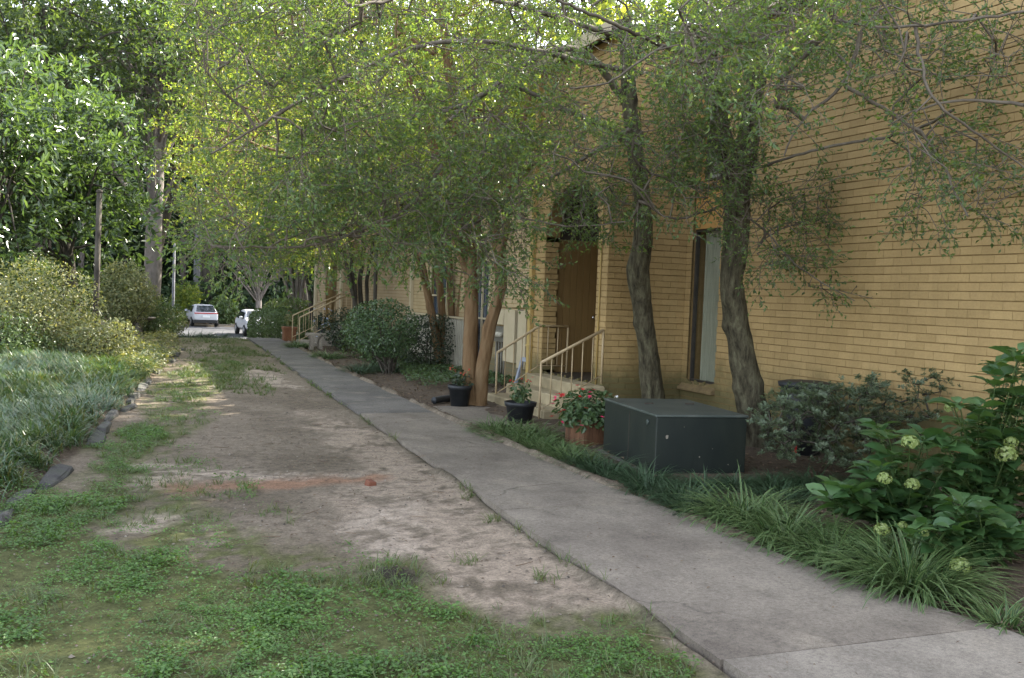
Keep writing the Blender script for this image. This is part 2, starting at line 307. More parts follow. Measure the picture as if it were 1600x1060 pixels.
class MB:
    """collects boxes, bars, tubes and prisms into one mesh"""
    def __init__(s): s.v = []; s.f = []; s.m = []; s.s = []
    def add(s, vs, fs, mi=0, smooth=False):
        b = len(s.v); s.v += [tuple(map(float, p)) for p in vs]
        s.f += [tuple(i+b for i in f) for f in fs]; s.m += [mi]*len(fs); s.s += [smooth]*len(fs); return s
    def box(s, x0, x1, y0, y1, z0, z1, mi=0):
        return s.add([(x0, y0, z0), (x1, y0, z0), (x1, y1, z0), (x0, y1, z0), (x0, y0, z1), (x1, y0, z1), (x1, y1, z1), (x0, y1, z1)],
                     [(0, 3, 2, 1), (4, 5, 6, 7), (0, 1, 5, 4), (1, 2, 6, 5), (2, 3, 7, 6), (3, 0, 4, 7)], mi)
    def cbox(s, x0, x1, y0, y1, z0, z1, c=0.01, mi=0):
        """box with chamfered vertical and top edges"""
        pts = []
        for z, i in ((z0, 0), (z1-c, 0), (z1, c)):
            a0, a1, b0, b1 = x0+i, x1-i, y0+i, y1-i
            pts += [(a0+c, b0, z), (a1-c, b0, z), (a1, b0+c, z), (a1, b1-c, z), (a1-c, b1, z), (a0+c, b1, z), (a0, b1-c, z), (a0, b0+c, z)]
        fs = [tuple(range(7, -1, -1)), tuple(range(16, 24))]
        for l in (0, 8):
            for k in range(8): fs.append((l+k, l+(k+1) % 8, l+8+(k+1) % 8, l+8+k))
        return s.add(pts, fs, mi)
    def tube(s, pts, rad, n=8, mi=0, cap=True):
        pts = [np.array(p, float) for p in pts]; rad = [rad]*len(pts) if isinstance(rad, (int, float)) else rad
        vs = []; ref = np.array([0.13, 0.31, 0.94])
        for i, p in enumerate(pts):
            d = pts[min(i+1, len(pts)-1)]-pts[max(i-1, 0)]; d /= np.linalg.norm(d)+1e-9
            if abs(d@ref) > 0.95: ref = np.array([0.94, 0.2, 0.1])
            a = np.cross(d, ref); a /= np.linalg.norm(a); b = np.cross(d, a)
            for k in range(n):
                t = 2*math.pi*k/n; vs.append(p+rad[i]*(math.cos(t)*a+math.sin(t)*b))
        fs = [(i*n+k, i*n+(k+1) % n, (i+1)*n+(k+1) % n, (i+1)*n+k) for i in range(len(pts)-1) for k in range(n)]
        if cap: fs += [tuple(range(n-1, -1, -1)), tuple((len(pts)-1)*n+k for k in range(n))]
        return s.add(vs, fs, mi, True)
    def lathe(s, c, prof, n=20, mi=0, sx=1, sy=1):
        vs = [(c[0]+r*sx*math.cos(2*math.pi*k/n), c[1]+r*sy*math.sin(2*math.pi*k/n), c[2]+z) for r, z in prof for k in range(n)]
        fs = [(i*n+k, i*n+(k+1) % n, (i+1)*n+(k+1) % n, (i+1)*n+k) for i in range(len(prof)-1) for k in range(n)]
        fs += [tuple(range(n-1, -1, -1)), tuple((len(prof)-1)*n+k for k in range(n))]
        return s.add(vs, fs, mi, True)
    def prism(s, poly, axis, a, b, mi=0):
        """poly of 2D points extruded along axis 0/1/2 from a to b"""
        def mk(q, t):
            q = list(q); q.insert(axis, t); return q
        n = len(poly); vs = [mk(q, a) for q in poly]+[mk(q, b) for q in poly]
        fs = [tuple(range(n)), tuple(range(2*n-1, n-1, -1))]+[(k, k+n, (k+1) % n+n, (k+1) % n) for k in range(n)]
        return s.add(vs, fs, mi)
    def build(s, name, mats, parent=None, loc=None, fix=True):
        me = bpy.data.meshes.new(name); me.from_pydata(s.v, [], s.f)
        for m in ([mats] if isinstance(mats, str) else mats): me.materials.append(MATS[m])
        me.polygons.foreach_set('material_index', s.m); me.polygons.foreach_set('use_smooth', s.s)
        if fix:
            bm = bmesh.new(); bm.from_mesh(me); bmesh.ops.recalc_face_normals(bm, faces=bm.faces); bm.to_mesh(me); bm.free()
        me.update(); return link(name, me, parent, loc)
def soften(o, w=0.006, seg=2):
    b = o.modifiers.new('bevel', 'BEVEL'); b.width = w; b.segments = seg; b.limit_method = 'ANGLE'; b.angle_limit = R(40); return o

# ------------------------------------------------------------------ foliage helpers (numpy)
def unit(v): return v/(np.linalg.norm(v, axis=-1, keepdims=True)+1e-9)
def rdir(n, rng=RNG): return unit(rng.normal(size=(n, 3)))
def leaf_v(P, D, N, L, W, fold=0.12, droop=0.0):
    """one bent diamond for each leaf -> V (4n,3), F (n,4)"""
    D = unit(D); S = unit(np.cross(D, N)); N2 = np.cross(S, D)
    L = np.broadcast_to(np.asarray(L, float), (len(P),))[:, None]; W = np.broadcast_to(np.asarray(W, float), (len(P),))[:, None]
    a = P; t = P+D*L-N2*L*droop; m = P+D*L*0.48+N2*W*fold
    V = np.stack([a, m+S*W*0.5, t, m-S*W*0.5], 1).reshape(-1, 3)
    return V, np.arange(len(P)*4).reshape(-1, 4)
def leaf6_v(P, D, N, L, W, fold=0.15, droop=0.12):
    """broad leaf folded on its midrib: two quads"""
    D = unit(D); S = unit(np.cross(D, N)); N2 = np.cross(S, D)
    L = np.broadcast_to(np.asarray(L, float), (len(P),))[:, None]; W = np.broadcast_to(np.asarray(W, float), (len(P),))[:, None]
    a = P; t = P+D*L-N2*L*droop
    l1 = P+D*L*0.3+S*W*0.42+N2*W*fold; l2 = P+D*L*0.68+S*W*0.4+N2*(W*fold-L*droop*0.45)
    r1 = P+D*L*0.3-S*W*0.42+N2*W*fold; r2 = P+D*L*0.68-S*W*0.4+N2*(W*fold-L*droop*0.45)
    V = np.stack([a, l1, l2, t, r2, r1], 1).reshape(-1, 3); k = np.arange(len(P))[:, None]*6
    F = np.concatenate([k+np.array([[0, 1, 2, 3]]), k+np.array([[0, 3, 4, 5]])], 0)
    return V, F
def tubes_v(Pl, Rd, n=3):
    """Pl (m,K,3), Rd (m,K) -> quads"""
    m, K, _ = Pl.shape; T = unit(np.gradient(Pl, axis=1))
    ref = np.where(np.abs(T[:, :1, 2:3]) > 0.9, np.array([[[1., 0.1, 0]]]), np.array([[[0.05, 0.1, 1.]]]))
    A = unit(np.cross(T, np.broadcast_to(ref, T.shape))); B = np.cross(T, A)
    an = 2*np.pi*np.arange(n)/n
    V = Pl[:, :, None]+Rd[:, :, None, None]*(A[:, :, None]*np.cos(an)[None, None, :, None]+B[:, :, None]*np.sin(an)[None, None, :, None])
    base = np.arange(m)[:, None, None]*(K*n)+np.arange(K-1)[None, :, None]*n; k = np.arange(n)[None, None, :]; k2 = (k+1) % n
    F = np.stack([base+k, base+k2, base+n+k2, base+n+k], -1).reshape(-1, 4)
    return V.reshape(-1, 3), F
def cat(parts):
    V = []; F = []; b = 0
    for v, f in parts:
        V.append(v); F.append(f+b); b += len(v)
    return np.concatenate(V), np.concatenate(F)
def blades_v(P, az, L, W, lean, curl, seg=4, stripe=False):
    """arching grass blades: strips of seg quads (folded in two when striped)"""
    n = len(P); H = np.stack([np.cos(az), np.sin(az), 0*az], 1); S = np.stack([-np.sin(az), np.cos(az), 0*az], 1)
    t = np.linspace(0, 1, seg+1); ang = lean[:, None]+curl[:, None]*t[None]           # angle from vertical along the blade
    ds = (L/seg)[:, None]; hx = np.cumsum(np.sin(ang)*ds, 1)-np.sin(ang[:, :1])*ds; hz = np.cumsum(np.cos(ang)*ds, 1)-np.cos(ang[:, :1])*ds
    C = P[:, None]+H[:, None]*hx[..., None]; C[..., 2] += hz
    wd = W[:, None]*np.clip(1.02-t[None]**2.2, 0.04, 1)*np.clip(0.55+t[None]*2, 0, 1)
    if not stripe:
        V = np.stack([C-S[:, None]*wd[..., None]*0.5, C+S[:, None]*wd[..., None]*0.5], 2).reshape(-1, 3); q = 2; att = None
    else:
        up = np.zeros_like(C); up[..., 2] = 0.18
        V = np.stack([C-S[:, None]*wd[..., None]*0.5+up*wd[..., None], C, C+S[:, None]*wd[..., None]*0.5+up*wd[..., None]], 2).reshape(-1, 3); q = 3
        att = np.tile([1.0, 0.0, 1.0], n*(seg+1))
    base = np.arange(n)[:, None]*((seg+1)*q)+np.arange(seg)[None]*q
    F = [np.stack([base+j, base+j+1, base+j+q+1, base+j+q], -1).reshape(-1, 4) for j in range(q-1)]
    return V, np.concatenate(F), att

def make_spray(rng, n_side=6, per=8, length=0.42, leafL=0.045, leafW=0.02, droop=0.1):
    """a leafy twig along +X: leaf positions, directions, normals and its twigs"""
    tw = []; P = []; D = []; N = []
    ax = np.array([[0, 0, 0], [0.5*length, 0.03*length*rng.normal(), 0.05*length*rng.normal()], [length, 0.1*length*rng.normal(), -droop*length]])
    tw.append(ax)
    def at(c, u): return c[0]*(1-u)**2+2*c[1]*u*(1-u)+c[2]*u*u
    for i in range(n_side):
        u = 0.18+0.75*i/n_side; b = at(ax, u); s = 1 if i % 2 else -1
        d = unit(np.array([0.75, s*(0.5+0.5*rng.random()), rng.normal()*0.45])); l = length*(0.32+0.3*rng.random())*(1.1-0.4*u)
        c = np.stack([b, b+d*l*0.5+rng.normal(size=3)*0.03*length, b+d*l+np.array([0, 0, -0.06*length])]); tw.append(c)
        for j in range(per):
            v = 0.25+0.75*(j+rng.random())/per; P.append(at(c, v))
            dd = unit(d+rng.normal(size=3)*0.75); D.append(dd); N.append(unit(np.array([0, 0, 1.0])+rng.normal(size=3)*0.55))
    for j in range(per):
        P.append(at(ax, 0.6+0.4*rng.random())); D.append(unit(np.array([0.8, 0, 0])+rng.normal(size=3)*0.7)); N.append(unit(np.array([0, 0, 1.])+rng.normal(size=3)*0.5))
    nL = len(P); sc_ = 0.65+0.6*rng.random(nL)
    Vl, _ = leaf_v(np.array(P), np.array(D), np.array(N), leafL*sc_, leafW*sc_, 0.15, 0.08)
    rd = np.array([[0.004, 0.003, 0.0015]]+[[0.0022, 0.0016, 0.0008]]*n_side)
    Vt, Ft = tubes_v(np.array(tw), rd, 3)
    return Vl, Vt, Ft
def place_sprays(temps, P, D, S, rng):
    """instances of the leafy twigs at points P pointing along D"""
    which = rng.integers(0, len(temps), len(P)); LV = []; TV = []
    D = unit(D)
    for k, (Vl, Vt, Ft) in enumerate(temps):
        i = np.where(which == k)[0]
        if not len(i): continue
        d = D[i]; up = unit(np.array([[0, 0, 1.0]])+rng.normal(size=(len(i), 3))*0.3)
        y = unit(np.cross(up, d)); z = np.cross(d, y); M = np.stack([d, y, z], 2)*S[i][:, None, None]
        LV.append(np.einsum('nij,vj->nvi', M, Vl)+P[i][:, None]); TV.append((np.einsum('nij,vj->nvi', M, Vt)+P[i][:, None], Ft))
    L = np.concatenate([v.reshape(-1, 3) for v in LV]); LF = np.arange(len(L)).reshape(-1, 4)
    tp = []
    for v, f in TV:
        n, c, _ = v.shape; tp.append((v.reshape(-1, 3), (np.arange(n)[:, None, None]*c+f[None]).reshape(-1, 4)))
    return (L, LF), cat(tp)
def connect(roots, targets, step=0.22, rmin=0.004, rmax=0.05, k=0.0032, rng=RNG, sag=0.06):
    """a branch network that reaches every target from the limbs: each target joins the nearest node there is"""
    roots = np.asarray(roots); T = np.asarray(targets)
    d0 = np.min(np.linalg.norm(T[:, None]-roots[None, ::max(1, len(roots)//150)], axis=2), 1); T = T[np.argsort(d0)]
    cap = len(roots)+len(T)*30; N = np.zeros((cap, 3)); par = np.full(cap, -1); cnt = np.zeros(cap); nn = len(roots); N[:nn] = roots
    chains = []; ends = []; dirs = []
    for p in T:
        dd = np.sum((N[:nn]-p)**2, 1); j = int(np.argmin(dd)); L = math.sqrt(dd[j])
        m = int(min(24, max(1, round(L/step)))); a = N[j]
        bend = rng.normal(size=3)*0.09*L; bend[2] += sag*L; ids = [j]
        for q in range(1, m+1):
            u = q/m; pt = a*(1-u)+p*u+bend*math.sin(math.pi*u)+(rng.normal(size=3)*0.010*min(L, 1.0) if q < m else 0)
            N[nn] = pt; par[nn] = ids[-1]; ids.append(nn); nn += 1
        chains.append(ids); ends.append(N[nn-1].copy()); dirs.append(N[nn-1]-N[ids[-2]])
    cnt[[c[-1] for c in chains]] += 1
    for i in range(nn-1, len(roots)-1, -1):
        if par[i] >= 0: cnt[par[i]] += cnt[i]
    rad = np.clip(k*np.sqrt(np.maximum(cnt, 1)), rmin, rmax)
    K = 11; PL = []; RD = []
    for ids in chains:
        pts = N[ids]; r = rad[ids].copy(); r[0] = min(r[0], r[1]*1.1)
        u = np.linspace(0, len(ids)-1, K); PL.append(np.stack([np.interp(u, np.arange(len(ids)), pts[:, q]) for q in range(3)], 1)); RD.append(np.interp(u, np.arange(len(ids)), r))
    V, F = tubes_v(np.array(PL), np.array(RD), 4)
    return V, F, np.array(ends), np.array(dirs)
def smooth_path(pts, n):
    pts = np.asarray(pts, float); d = np.r_[0, np.cumsum(np.linalg.norm(np.diff(pts, axis=0), axis=1))]
    u = np.linspace(0, d[-1], n); out = np.stack([np.interp(u, d, pts[:, q]) for q in range(3)], 1)
    for _ in range(int(min(60, 2+0.35*(n/len(pts))**2))): out[1:-1] = (out[:-2]+2*out[1:-1]+out[2:])/4
    return out
def px_targets(poly, n, y0, y1, rng, ns=0.016, thr=0.35, seed=3):
    """points spread through a volume whose outline from the pavement is poly, between two distances"""
    xs = [q[0] for q in poly]; ys = [q[1] for q in poly]; out = []
    while len(out) < n:
        x = rng.uniform(min(xs), max(xs), 4*n); y = rng.uniform(min(ys), max(ys), 4*n)
        ok = inpoly(x, y, poly) & (fbm(x*ns, y*ns, seed, 3) > thr*(0.7+0.6*rng.random(len(x))))
        for a, b in zip(x[ok], y[ok]): out.append(PY(a, b, rng.uniform(y0, y1)))
    return np.array(out[:n])
def lumpy(n, c, r, rng, lumps=9, amp=0.28, seed=0, shell=0.45, zmin=None):
    """points and outward directions in the outer part of a lumpy ellipsoid"""
    d = rdir(n, rng); k = rdir(lumps, rng); s = np.max(np.clip(d@k.T, 0, 1)**5, 1)
    rr = (1-amp+amp*1.3*s)*(1-shell*rng.random(n)**1.6)
    P = np.asarray(c)+d*rr[:, None]*np.asarray(r)
    if zmin is not None:
        ok = P[:, 2] > zmin; P = P[ok]; d = d[ok]
    return P, unit(d/np.asarray(r))

# ================================================================== THE GROUND
def clear_pane():
    m, t, p, o = nodes('clear_pane')
    tr = _n(t, 'ShaderNodeBsdfTransparent'); tr.inputs[0].default_value = (0.93, 0.95, 0.94, 1)
    gl = _n(t, 'ShaderNodeBsdfGlossy'); gl.inputs['Roughness'].default_value = 0.03
    mx = _n(t, 'ShaderNodeMixShader'); mx.inputs[0].default_value = 0.1; t.links.new(tr.outputs[0], mx.inputs[1]); t.links.new(gl.outputs[0], mx.inputs[2])
    t.links.new(mx.outputs[0], o.inputs[0]); MATS['clear_pane'] = m
clear_pane()
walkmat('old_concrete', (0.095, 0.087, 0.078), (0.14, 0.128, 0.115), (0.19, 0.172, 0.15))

EY = [0, 4, 8.1, 8.8, 10.67, 12.49, 15.0, 17.45, 19.24, 26.6, 31, 36]
EX = [-2.3, -1.5, -0.85, -0.74, -0.44, -0.25, 0.08, 0.19, 0.48, 1.27, 1.5, 1.7]
def edge_x(y): return np.interp(y, EY, EX)
LY = [0.5, 4.09, 5.16, 6.5, 8.98, 13.47, 19.71, 34.5]; LX = [2.66, 2.71, 2.76, 2.79, 2.92, 3.08, 3.27, 3.82]
RY = [0.5, 3.9, 5.0, 8.67, 11.5, 14.4, 21.0, 34.5]; RX = [4.75, 4.50, 4.27, 4.17, 4.13, 4.2, 4.32, 4.86]
def walk_l(y): return np.interp(y, LY, LX)
def walk_r(y): return np.interp(y, RY, RX)
def ground_z(x, y, fine=True):
    x = np.asarray(x, float); y = np.asarray(y, float)
    e = edge_x(y)-x
    z = 0.16*sstep(0.0, 0.35, e)*(1-sstep(34, 40, y))+0.20*sstep(0.5, 4.0, e)*(1-sstep(34, 44, y))
    z = z-1.3*sstep(33.0, 47.0, y)+0.05*np.maximum(y-77, 0)
    z = z+0.05*sstep(4.5, 5.2, x)*(1-sstep(30, 36, y))
    z = z-0.05*sstep(-0.02, 0.04, x-walk_l(y))*sstep(-0.02, 0.04, walk_r(y)-x)*(y < 35)*(y > 0.5)
    if fine:
        dl = x-walk_l(y); dr = walk_r(y)-x
        z = z+0.05*np.exp(-((dl+0.015)/0.035)**2)*sstep(0.48, 0.66, fbm(y*0.8, y*0+3, 141, 4))*(y < 34)+0.10*np.exp(-((dr-0.0)/(0.05+0.09*fbm(y*1.3, y*0, 143, 3)))**2)*sstep(0.3, 0.5, fbm(y*1.1, y*0+5, 142, 4))*(y < 34)
        z = z+0.03*(fbm(x*0.9, y*0.9, 5, 3)-0.5)*sstep(0, 0.3, walk_l(y)-x+3*(x > walk_r(y)))+0.022*(fbm(x*5, y*5, 9, 3)-0.5)*sstep(0, 0.15, walk_l(y)-x+3*(x > walk_r(y)))
        d = np.hypot(x-1.55, (y-5.8)); z = z+0.05*np.exp(-(d/0.16)**2)-0.07*np.exp(-(np.hypot(x-1.58, y-5.68)/0.07)**2)
    return z
def gz1(x, y): return float(ground_z(x, y))
def wpoly(px): return [tuple(PZ(*q)[:2]) for q in px]
GREEN = wpoly([(0, 610), (60, 790), (120, 745), (160, 700), (215, 655), (240, 690), (190, 740), (165, 800), (200, 860), (330, 880), (430, 905), (620, 885), (640, 930), (760, 985), (900, 1010), (960, 965), (1040, 1005), (1090, 1060), (1250, 1400), (-300, 1400), (-300, 800)])
SPARSE = wpoly([(215, 640), (260, 590), (330, 560), (390, 570), (330, 640), (300, 690), (420, 800), (620, 880), (900, 1000), (620, 960), (200, 880), (160, 800)])
SAND = wpoly([(470, 640), (560, 665), (640, 700), (760, 775), (880, 870), (1130, 1035), (1060, 1025), (960, 960), (840, 950), (740, 960), (640, 905), (590, 830), (520, 790), (560, 740)])
SAND_SUN = [wpoly(q) for q in ([(185, 735), (260, 728), (330, 735), (560, 738), (540, 748), (300, 752), (200, 765)], [(190, 800), (240, 795), (285, 806), (250, 825), (190, 828)],
         [(390, 570), (420, 580), (470, 610), (430, 605), (370, 590)], [(275, 540), (350, 535), (340, 548), (270, 552)], [(560, 790), (640, 780), (660, 850), (590, 880), (540, 850)])]  # pale sand, but the farthest outline paints a sunny strip on the dirt
CLAY = wpoly([(230, 748), (420, 744), (570, 738), (590, 752), (420, 762), (250, 768)])
MOSS = wpoly([(240, 600), (300, 560), (400, 545), (400, 560), (330, 640), (260, 720), (330, 830), (560, 870), (640, 900), (780, 960), (960, 960), (1060, 1040), (640, 960), (300, 890), (180, 850), (190, 700)])
def soft(poly, x, y, amp=0.35, k=8, seed=50):
    t = np.zeros(np.shape(x))
    for i in range(k):
        s = seed+i*7; r = RNG.normal(size=np.shape(x))*0.04
        t += inpoly(x+amp*(fbm(x*1.7, y*1.7, 77, 3)-0.5)*2+r+amp*0.3*math.cos(i*2.4), y+amp*1.3*(fbm(x*1.7+40, y*1.7, 78, 3)-0.5)*2+r+amp*0.4*math.sin(i*2.4), poly)
    return t/k
def build_ground():
    def ax(segs):
        o = []
        for a, b, s in segs: o.append(np.arange(a, b-1e-6, s))
        return np.concatenate(o+[[segs[-1][1]]])
    xs = ax([(-90, -8, 4), (-8, -2, 0.3), (-2, 4.6, 0.055), (4.6, 8, 0.13), (8, 90, 4)])
    ys = ax([(-8, 2, 0.6), (2, 10, 0.055), (10, 20, 0.12), (20, 36, 0.3), (36, 50, 0.6), (50, 160, 5)])
    X, Y = np.meshgrid(xs, ys); Z = ground_z(X, Y)
    V = np.stack([X, Y, Z], -1).reshape(-1, 3); nx = len(xs)
    i = np.arange((len(ys)-1))[:, None]*nx+np.arange(nx-1)[None]
    F = np.stack([i, i+1, i+nx+1, i+nx], -1).reshape(-1, 4)
    x, y = V[:, 0], V[:, 1]
    col = np.tile([0.20, 0.162, 0.122], (len(x), 1)); n1 = fbm(x*1.1, y*1.1, 21, 4); n2 = 0.62*fbm(x*3.5, y*3.5, 22, 4)+0.38*(0.5+1.5*(fbm(x*15, y*15, 23, 3)-0.5))
    def lay(m, c): 
        nonlocal col
        m = np.clip(m, 0, 1)[:, None]; col = col*(1-m)+np.array(c)*m
    lay(sstep(0.45, 0.7, n1)*0.8, (0.135, 0.108, 0.078))
    lay(soft(MOSS, x, y)*sstep(0.36, 0.55, n2)*0.85, (0.095, 0.105, 0.035))
    lay(soft(SAND, x, y)*sstep(0.34, 0.52, n2)*0.95, (0.33, 0.262, 0.20))
    for p in SAND_SUN: lay(soft(p, x, y, 0.25)*sstep(0.34, 0.55, n2), (0.38, 0.31, 0.245))
    lay(soft(CLAY, x, y, 0.25)*sstep(0.3, 0.55, fbm(x*2.5, y*2.5, 31))*0.85, (0.29, 0.165, 0.105))
    lay(soft(GREEN, x, y, 0.4)*0.85, (0.085, 0.098, 0.03))
    nearw = np.exp(-np.maximum(walk_l(y)-x, 0)/0.05)*(x < walk_l(y)+0.02)*(y < 34); lay(nearw*0.7, (0.10, 0.09, 0.06))
    d = np.hypot(x-1.55, y-5.75); lay(np.exp(-(d/0.17)**2)*1.2, (0.05, 0.042, 0.034))
    bed = ((x > walk_r(y)+0.02) & (y < 35)) | ((x < edge_x(y)) & (y < 36))
    lay(bed*(0.75+0.25*n2), (0.10, 0.075, 0.055))
    lay(sstep(24, 32, y)*(x > 0.5)*(x < 4)*0.6, (0.14, 0.13, 0.06)); lay(sstep(76, 80, y)*0.9, (0.10, 0.06, 0.04)); lay((y > 36)*(y < 77)*0.5*np.ones(len(x)), (0.10, 0.085, 0.05))
    me = np_mesh('ground', V, F, 'soil', True, {'tone': ('FLOAT_COLOR', np.c_[col, np.ones(len(x))])})
    return tag(link('ground', me), 'bare brown dirt yard with moss and sandy patches beside walk', None, None, 'structure')
build_ground()

# the walk: concrete slabs between tooled joints
walk = tag(link('walkway', None), 'grey concrete front walk running past the townhouse doors', None, None, 'structure')
def slab(y0, y1, fl, fr, mat, zt=0.045, nx=9, step=0.14, parent=walk, jit=0.013, sd=0, name='slab'):
    ny = max(3, int((y1-y0)/step)); ys = np.linspace(y0, y1, ny); us = np.linspace(0, 1, nx)
    Yg = np.repeat(ys[:, None], nx, 1); l = fl(ys)+jit*(fbm(ys*2.3, ys*0+sd, 60, 4)-0.5)*2.2; r = fr(ys)+jit*(fbm(ys*1.6, ys*0+sd, 61, 3)-0.5)*2
    Xg = l[:, None]*(1-us)+r[:, None]*us; Zg = zt+0.012*(fbm(Xg*0.7, Yg*0.7, 62+sd, 3)-0.5)-1.3*sstep(33, 47, Yg)
    top = np.stack([Xg, Yg, Zg], -1).reshape(-1, 3); i = np.arange(ny-1)[:, None]*nx+np.arange(nx-1)[None]
    F = np.stack([i, i+1, i+nx+1, i+nx], -1).reshape(-1, 4)
    ring = list(range(nx))+[k*nx+nx-1 for k in range(1, ny)]+[(ny-1)*nx+k for k in range(nx-2, -1, -1)]+[k*nx for k in range(ny-2, 0, -1)]
    rg = np.array(ring); low = top[rg].copy(); low[:, 2] -= 0.12; b = len(top); m = len(rg); k = np.arange(m)
    edge = top[rg].copy(); top[rg, 2] -= 0.004
    SF = np.stack([rg[k], b+k, b+(k+1) % m, rg[(k+1) % m]], -1)
    return link(name, np_mesh(name, np.r_[top, low], np.r_[F, SF], mat), parent)
js = [0.6, 3.93, 7.25, 10.35, 13.45, 16.8, 20.2, 23.7, 27.2, 30.8, 34.5]
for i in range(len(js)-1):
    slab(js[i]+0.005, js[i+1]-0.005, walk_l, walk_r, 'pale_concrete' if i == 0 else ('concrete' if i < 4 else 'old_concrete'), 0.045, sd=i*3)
slab(12.0, 14.25, lambda y: walk_r(y)+0.012, lambda y: 5.50+0*y, 'concrete', 0.043, nx=7, sd=40)

# the road and the kerb behind it
road = MB(); road.box(-60, 60, 50, 76.5, -1.36, -1.285); tag(road.build('road', 'asphalt'), 'grey asphalt parking road beyond the lawn crest', None, None, 'structure')
kb = MB()
kb.box(-60, 60, 76.5, 76.7, -1.5, -1.16); tag(kb.build('kerb', 'pale_concrete'), 'low concrete kerb along the far road side', None, None, 'structure')

# ================================================================== THE TOWNHOUSES
BH, BL = 0.0902, 0.27                         # brick course height and length
def rows(z0, z1):
    k0 = int(round(z0/BH)); k1 = int(math.floor(z1/BH+1e-6)); return [(k, k*BH, (k+1)*BH) for k in range(k0, k1)]
def brick_list(u0, u1, z0, z1, openings=(), vj=0.0045, hj=0.0115):
    """bricks of a wall: (a_bottom, b_bottom, a_top, b_top, z0, z1)"""
    out = []
    for k, a0, a1 in rows(z0, z1):
        zb, zt = a0+hj*0.5, a1-hj*0.5; off = (k % 2)*BL*0.5+(0.02 if k % 4 > 1 else 0)
        n0 = int(math.floor((u0-off)/BL))-1; u = n0*BL+off
        while u < u1:
            a = max(u, u0)+vj*0.5; b = min(u+BL, u1)-vj*0.5; u += BL
            if b-a < 0.03: continue
            segs = [(a, b, a, b)]
            for e in openings:
                new = []
                for (ab, bb, at_, bt) in segs:
                    eb, et = e(zb), e(zt)
                    if eb is None and et is None: new.append((ab, bb, at_, bt)); continue
                    c = (eb or et); c = (c[0]+c[1])/2; eb = eb or (c, c); et = et or (c, c)
                    l = (ab, max(ab, min(bb, eb[0])), at_, max(at_, min(bt, et[0])))
                    r = (min(bb, max(ab, eb[1])), bb, min(bt, max(at_, et[1])), bt)
                    for s in (l, r):
                        if max(s[1]-s[0], s[3]-s[2]) > 0.02: new.append(s)
                segs = new
            jz = random.choice((-0.0015, -0.0007, 0, 0.0007, 0.0015)); out += [s+(zb+jz, zt+jz) for s in segs]
    return out
PROUD = 0.013
def brick_pts(s, axis, plane):
    ab, bb, at_, bt, z0, z1 = s; o = []
    for t in (plane-PROUD, plane+0.02):
        for u, z in ((ab, z0), (bb, z0), (bt, z1), (at_, z1)): o.append((t, u, z) if axis == 'x' else (u, t, z))
    return o
BF = [(3, 2, 1, 0), (0, 1, 5, 4), (1, 2, 6, 5), (2, 3, 7, 6), (3, 0, 4, 7)]
_unit_brick = {}
def lay_bricks(wall, bl, axis, plane, mat, singles=0, key=None):
    """the bricks that show largest as objects of their own, the others as one joined part"""
    idx = list(range(len(bl)))
    single = set(sorted([i for i in idx if key(bl[i]) is not None], key=lambda i: key(bl[i]))[:singles]) if singles else set()
    mb = MB()
    for i in idx:
        s = bl[i]
        if i in single:
            kx = (axis, mat)+tuple(round(v, 3) for v in (s[1]-s[0], s[2]-s[0], s[3]-s[0], s[5]-s[4]))
            if kx not in _unit_brick:
                b = MB(); c = ((s[0]+s[1])/2, (s[4]+s[5])/2)
                b.add(brick_pts((s[0]-c[0], s[1]-c[0], s[2]-c[0], s[3]-c[0], s[4]-c[1], s[5]-c[1]), axis, 0.0), BF)
                o = b.build('brick', mat); _unit_brick[kx] = o.data; bpy.data.objects.remove(o)
            c = ((s[0]+s[1])/2, (s[4]+s[5])/2); jx = random.uniform(-0.0015, 0.0015)
            link('brick', _unit_brick[kx], wall, (plane+jx, c[0], c[1]) if axis == 'x' else (c[0], plane+jx, c[1]))
        else: mb.add(brick_pts(s, axis, plane+random.uniform(-0.0015, 0.0015)), BF)
    if mb.v: tag(mb.build('brickwork', mat, wall), kind='stuff')

house = thing('townhouse', 'near yellow painted brick townhouse with arched entry porch and tall narrow window', 'townhouse', (0, 0, 0), 'row of brick townhouses')
AX, BYp, FX, EAVE = 7.85, 12.81, 6.53, 5.60
W0, W1 = 11.90, 12.66                                                             # the tall window strip
m = MB(); m.box(AX, AX+0.25, -4, W0, -0.2, EAVE); m.box(AX, AX+0.25, W1, BYp+0.3, -0.2, EAVE); m.box(AX, AX+0.25, W0, W1, -0.2, 0.57); m.box(AX, AX+0.25, W0, W1, 5.3, EAVE)
wallA = m.build('wall', 'joint', house)
win = lambda z: (W0, W1) if 0.55 < z < 5.3 else None
def _key(s):
    c = CM.T@(np.array([AX, (s[0]+s[1])/2, (s[4]+s[5])/2])-[0, 0, CAM_H]); px = CXP+FPX*c[0]/c[2]; py = CYP-FPX*c[1]/c[2]
    return None if (px > 1590 or px < 1000 or py < 150 or py > 640 or s[1]-s[0] < 0.2) else c[2]
lay_bricks(wallA, brick_list(3.5, BYp, 0.0, EAVE, [win]), 'x', AX, 'yellow_brick', 300, _key)
m = MB(); m.box(FX+0.01, AX+0.26, BYp, BYp+0.25, -0.2, EAVE); wallB = m.build('wall', 'joint', house)
lay_bricks(wallB, brick_list(FX-PROUD+0.001, AX-PROUD, 0.0, EAVE), 'y', BYp, 'yellow_brick')
